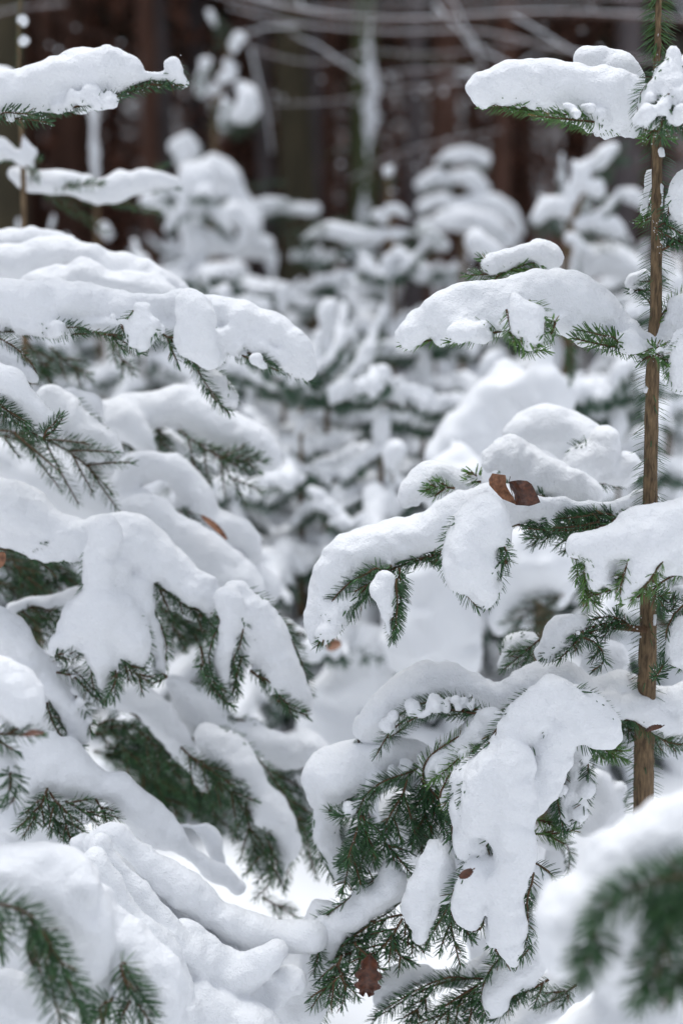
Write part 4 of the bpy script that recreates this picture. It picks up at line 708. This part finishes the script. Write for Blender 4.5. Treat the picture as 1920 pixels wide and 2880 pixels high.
branch(t_, 6.4, [(1, -.1, [(1095, 400, 40), (1130, 440, 56), (1135, 490, 58), (1085, 540, 50)]), (1, -.05, [(1030, 450, 36), (1050, 520, 44), (1040, 575, 30)])], [(1, -.1, [(1000, 500), (1100, 560), (1180, 560)], 3), (1, -.1, [(980, 560), (1060, 590), (1130, 590)], 3), (1, 0, [(980, 640), (1010, 560), (1000, 440)], 3)], **FK)
branch(t_, 6.3, [(1, 0, [(800, 680, 36), (850, 665, 42), (890, 690, 38), (840, 730, 40)])], [(1, 0, [(980, 720), (880, 730), (780, 690)], 2)], **FK)
branch(t_, 6.2, [(1, -.1, [(880, 820, 44), (930, 770, 52), (990, 755, 56), (1040, 800, 56), (1080, 870, 56), (1120, 940, 50), (1160, 990, 40)]), (1, 0, [(1190, 960, 42), (1270, 935, 40), (1350, 950, 36), (1430, 965, 36)])], [(1, 0, [(980, 800), (1080, 900), (1180, 1000), (1300, 985), (1460, 985)], 3), (1, 0, [(930, 820), (960, 920), (1000, 1000)], 3)], **FK)
branch(t_, 6.1, [(1, 0, [(690, 920, 40), (760, 920, 50), (820, 970, 52), (860, 1040, 50), (880, 1110, 44)]), (1, -.1, [(920, 880, 36), (980, 960, 46), (1080, 990, 60), (1150, 1040, 56), (1120, 1110, 50)]), (1, 0, [(480, 1050, 30), (500, 1090, 38)]), (1, 0, [(960, 1110, 50), (1050, 1130, 50), (1200, 1130, 60)])], [(1, 0, [(980, 900), (1040, 1010), (1060, 1100)], 3), (1, 0, [(700, 960), (760, 1000), (800, 1080)], 3)], **FK)
settle(t_)
t_ = far_sapling(2, [(560, 1180), (555, 900), (550, 720)], 7.0, 'tiered sapling with flat snow layers right of centre')
branch(t_, 7.0, [(2, 0, [(440, 740, 24), (510, 715, 34), (590, 712, 36), (660, 735, 30)])], [(2, 0, [(550, 740), (600, 755), (680, 770)], 2), (2, 0, [(550, 740), (500, 755), (440, 765)], 2)], **FK)
branch(t_, 7.0, [(2, 0, [(345, 770, 26)]), (2, 0, [(370, 840, 44), (430, 810, 44), (500, 835, 36)]), (2, -.05, [(520, 815, 36), (590, 820, 42), (650, 860, 34)])], [(2, 0, [(550, 850), (450, 870), (350, 890)], 3), (2, 0, [(550, 860), (620, 870), (680, 890)], 3)], **FK)
branch(t_, 6.95, [(2, 0, [(370, 950, 40), (440, 920, 46), (520, 940, 36)]), (2, 0, [(560, 930, 40), (660, 925, 52), (740, 950, 56), (790, 1010, 44), (820, 1060, 30)])], [(2, 0, [(540, 950), (640, 970), (760, 1020)], 3), (2, 0, [(540, 960), (440, 970), (360, 990)], 3)], **FK)
branch(t_, 6.8, [(2, 0, [(380, 1040, 44), (480, 1010, 52), (600, 1010, 60), (700, 1050, 56), (760, 1110, 46)])], [(2, 0, [(520, 1050), (640, 1080), (740, 1120)], 3)], **FK)
settle(t_)
t_ = far_sapling(2, [(225, 1300), (218, 1000), (212, 760)], 5.3, 'knob topped sapling with two flat snowy arms in the centre')
branch(t_, 5.3, [(2, 0, [(210, 785, 18), (214, 805, 24)]), (2, 0, [(228, 870, 22), (222, 850, 14)])], [(2, 0, [(215, 920), (215, 860), (212, 780)], 1)], **FK)
branch(t_, 5.3, [(2, 0, [(100, 1010, 28), (150, 995, 36), (200, 1010, 30)]), (2, 0, [(230, 965, 36), (275, 965, 46), (310, 1010, 36)]), (2, 0, [(-190, 1095, 24), (-110, 1070, 36), (-20, 1065, 40), (70, 1075, 42), (170, 1075, 40)]), (2, 0, [(240, 1075, 44), (320, 1070, 44), (400, 1085, 42), (470, 1120, 32)])],
       [(2, 0, [(218, 1090), (60, 1105), (-100, 1110), (-200, 1120)], 4), (2, 0, [(218, 1090), (340, 1110), (480, 1150)], 4), (2, 0, [(218, 1020), (150, 1030), (100, 1040)], 2)], **FK)
branch(t_, 5.2, [(2, 0, [(90, 1160, 36), (120, 1220, 50), (100, 1300, 60)]), (2, 0, [(260, 1170, 36), (320, 1200, 44), (370, 1260, 50)])], [(2, 0, [(215, 1180), (260, 1240), (330, 1290)], 3)], **FK)
settle(t_)
t_ = far_sapling(2, [(1030, 1350), (1050, 1050), (1120, 850), (1200, 700)], 4.6, 'leaning sapling with snow clumps beside the right hand spruce')
branch(t_, 4.6, [(2, 0, [(1260, 675, 34), (1220, 700, 44), (1170, 745, 44), (1110, 790, 40), (1095, 840, 34)]), (2, -.03, [(1180, 840, 34), (1170, 880, 34)]), (2, 0, [(1062, 745, 14)]), (2, 0, [(1060, 870, 24), (1050, 920, 28)])], [(2, 0, [(1100, 880), (1180, 790), (1250, 730), (1290, 720)], 4), (2, 0, [(1110, 860), (1170, 900), (1210, 900)], 3)], **FK)
branch(t_, 4.6, [(2, 0, [(895, 1010, 32), (930, 960, 46), (985, 950, 46), (1030, 970, 36)]), (2, 0, [(1080, 1030, 34), (1150, 1020, 36), (1220, 1040, 34), (1240, 1010, 24), (1270, 1060, 22)])], [(2, 0, [(1060, 1010), (960, 1020), (880, 1050)], 3), (2, 0, [(1060, 1060), (1160, 1080), (1270, 1090)], 3)], **FK)
branch(t_, 4.5, [(2, 0, [(1070, 1110, 40), (1130, 1150, 50)]), (4, 0, [(600, -40, 60), (700, 40, 60)]), (4, .2, [(1080, 60, 80), (1200, 40, 90), (1320, 90, 80)]), (2, .6, [(1320, 900, 34), (1400, 920, 34)])], [], **FK)
settle(t_)

# ------------------------------------------------------------------ smooth heaped spruces seen through the gap
MT = empty('spruce_tree', (at_x(2500, 3.1, 2600), 3.1, 0), 'out of focus spruce buried in smooth snow behind the right hand tree', 'tree')
P = np.array([(0, 0, z, .022) for z in np.linspace(-.1, .7, 6)]); V, F = tubes([P], 8); o = link('trunk', mesh_np('trunk', V, F), BARK, MT)
branch(MT, 3.0, [(4, .2, [(750, 560, 60), (760, 680, 130), (660, 820, 150), (560, 950, 150)]), (4, .1, [(930, 520, 70), (930, 680, 120), (1050, 620, 80), (1100, 560, 50)]), (4, 0, [(560, 1000, 110), (480, 1080, 120)])], [(4, -.1, [(1040, 460), (1050, 520), (1050, 620)])], vox=.012, k=.03, snowmat=SNOWF, amp=2.5)
branch(MT, 2.9, [(6, 0, [(960, 230, 110), (880, 300, 130), (800, 420, 110), (730, 560, 80)]), (6, 0, [(960, 280, 130), (960, 420, 110)]), (6, .1, [(420, 380, 160), (440, 520, 190), (380, 650, 200), (520, 700, 120)])], [(6, -.05, [(1020, 440), (960, 480), (820, 560), (760, 640)], 3), (6, -.05, [(980, 520), (880, 600), (740, 680)], 2)], vox=.010, k=.02, snowmat=SNOWF, amp=2, mat_n=NEEDF, wd=.003, sp=.002)
branch(MT, 3.2, [(6, 0, [(120, 720, 120), (60, 850, 140), (200, 800, 150), (320, 760, 120)]), (5, 0, [(1500, 900, 90), (1420, 960, 90), (1480, 1080, 120)]), (6, 0, [(-40, 1060, 120), (100, 1130, 130)])], [], vox=.012, k=.03, snowmat=SNOWF, amp=2)
branch(MT, 3.1, [(8, 0, [(480, 1000, 120), (650, 950, 100), (300, 1100, 140)]), (8, .2, [(1200, 250, 100), (1150, 350, 120)])], [], vox=.012, k=.03, snowmat=SNOWF, amp=2)
settle(MT, False)
settle(RT)

# ------------------------------------------------------------------ dry leaves caught in the snow
def leaf(name, corners, m_, label, cat='leaf', curl=.3, lobes=0, n_=14, holes=False, thick=.0006, notch=None):
    """corners: base, tip (world), width; a toothed, curled blade with midrib and veins raised"""
    b_, t_, wdt, nrm = corners; b_ = np.array(b_); t_ = np.array(t_); ax = t_-b_; L_ = np.linalg.norm(ax); ax /= L_; nrm = np.array(nrm, float); nrm -= ax*(nrm@ax); nrm /= np.linalg.norm(nrm); sd = np.cross(ax, nrm)
    V, F = [], []; m2 = 9
    for i in range(n_+1):
        s_ = i/n_; hw = wdt/2*(math.sin(math.pi*min(1, s_*.92+.06))**.62)*(1+.05*math.sin(i*2.6)+lobes*math.sin(s_*22))+.0004
        for j in range(m2):
            u = (j/(m2-1)-.5)*2; vein = .0006*math.sin(s_*38+abs(u)*-6)*abs(u)
            h = curl*wdt*(abs(u)**1.6)*.5+vein+curl*L_*.25*math.sin(s_*math.pi)*1.0
            V.append(b_+ax*L_*s_+sd*u*hw+nrm*h)
    for i in range(n_):
        for j in range(m2-1): F.append((i*m2+j, i*m2+j+1, (i+1)*m2+j+1, (i+1)*m2+j))
    me = mesh_np(name, np.array(V), np.array(F)); o = link(name, me, m_)
    md = o.modifiers.new('s', 'SOLIDIFY'); md.thickness = thick
    tag(o, label, cat); s_ = link('stalk', mesh_np('stalk', *tubes([np.c_[np.array([b_-ax*.004+nrm*.001, b_, b_+ax*L_*.5+nrm*curl*L_*.22, t_]), [.0008, .0008, .0006, .0003]]], 5)), TWIG, o)
    return o
def lf(t, x0, y0, x1, y1, Yw, wpx, nrm, m_, label, dY=0, **k):
    a, s_ = W(t, x0, y0, Yw); b_, _ = W(t, x1, y1, Yw+dY); return leaf('dry_leaf', (a, b_, wpx*s_, nrm), m_, label, **k)
# the standing leaf on the middle branch: torn pale half and a dark folded half
def sheet(name, t, Yw, pts, tri, m_, parent=None):
    V = [W(t, x, y, Yw+dy)[0] for x, y, dy in pts]; me = bpy.data.meshes.new(name); me.from_pydata([tuple(v) for v in V], [], tri)
    o = link(name, me, m_, parent); md = o.modifiers.new('b', 'SUBSURF'); md.subdivision_type = 'SIMPLE'; md.levels = 2; md.render_levels = 2
    tx = bpy.data.textures.new(name, 'CLOUDS'); tx.noise_scale = .012; d = o.modifiers.new('d', 'DISPLACE'); d.texture = tx; d.strength = .004; d.texture_coords = 'GLOBAL'
    md = o.modifiers.new('s', 'SOLIDIFY'); md.thickness = .0005; return o
lr = tag(sheet('beech_leaf', 4, 1.93, [(690, 1030, 0), (722, 1036, .004), (752, 1040, .01), (754, 1060, .012), (750, 1080, .012), (764, 1108, .014), (790, 1150, .016), (800, 1175, .018), (740, 1150, .006), (700, 1112, 0), (676, 1085, -.002), (676, 1058, -.002), (715, 1075, .006)],
      [(0, 12, 10, 11), (0, 1, 12), (1, 2, 3, 12), (12, 3, 4, 5), (12, 5, 9, 10), (5, 6, 8, 9), (6, 7, 8)], LEAFB), 'torn brown beech leaf standing in the snow of the middle branch', 'leaf')
sheet('leaf_half', 4, 1.93, [(768, 1068, .012), (800, 1064, 0), (850, 1066, -.006), (872, 1080, -.008), (886, 1110, -.006), (900, 1135, -.002), (912, 1165, .002), (860, 1180, .004), (800, 1175, .018), (792, 1130, .02), (778, 1100, .018), (830, 1110, -.012)],
      [(0, 1, 11, 10), (1, 2, 11), (2, 3, 4, 11), (4, 5, 6, 11), (11, 6, 7), (11, 7, 8, 9), (10, 11, 9)], LEAFA, lr)
link('stalk', mesh_np('stalk', *tubes([np.array([(*W(4, x, y, 1.93+dy)[0], .0005) for x, y, dy in [(774, 1046, .012), (770, 1062, .012), (772, 1090, .013), (790, 1150, .016)]])], 5)), TWIG, lr)
lf(8, 130, 955, 112, 1130, 1.86, 105, (0, -1, .1), LEAFA, 'brown lobed leaf hanging in the needles at the bottom centre', curl=.7, lobes=.22, n_=40)
lf(8, 600, 565, 540, 600, 1.74, 36, (.2, -1, .3), LEAFA, 'tiny red brown leaf tip beside the long hanging snow lobe', curl=.3)
lf(6, 1470, 1050, 1395, 1072, 1.94, 30, (0, -.4, 1), LEAFA, 'curled orange brown leaf against the trunk of the sharp spruce', curl=.25)
lf(7, 150, 820, 160, 1010, 1.47, 62, (.3, -1, .1), LEAFA, 'reddish brown leaf wedged in the soft focus needles at lower left', curl=.3)
lf(7, 240, 960, 250, 1080, 1.46, 40, (.3, -1, .1), LEAFA, 'narrow brown leaf among the lower left needles below the wider one', curl=.3)
lf(5, 925, 85, 1042, 192, 2.38, 32, (0, -.6, .8), LEAFB, 'rusty orange leaf edge lying on snow in the left hand spruce', curl=.3)
lf(5, 110, 1090, 205, 1080, 1.55, 30, (0, -.6, .8), LEAFA, 'blurred brown bud scale under the rounded heap at the left edge', curl=.3)
lf(5, -30, 320, 20, 250, 2.1, 60, (.3, -1, .2), LEAFB, 'orange brown leaf at the left edge under the broad arch', curl=.3)
lf(5, 1500, 690, 1568, 670, 2.6, 60, (0, -.7, .7), LEAFB, 'orange brown leaf behind the drooping branch tip in the centre', curl=.3)
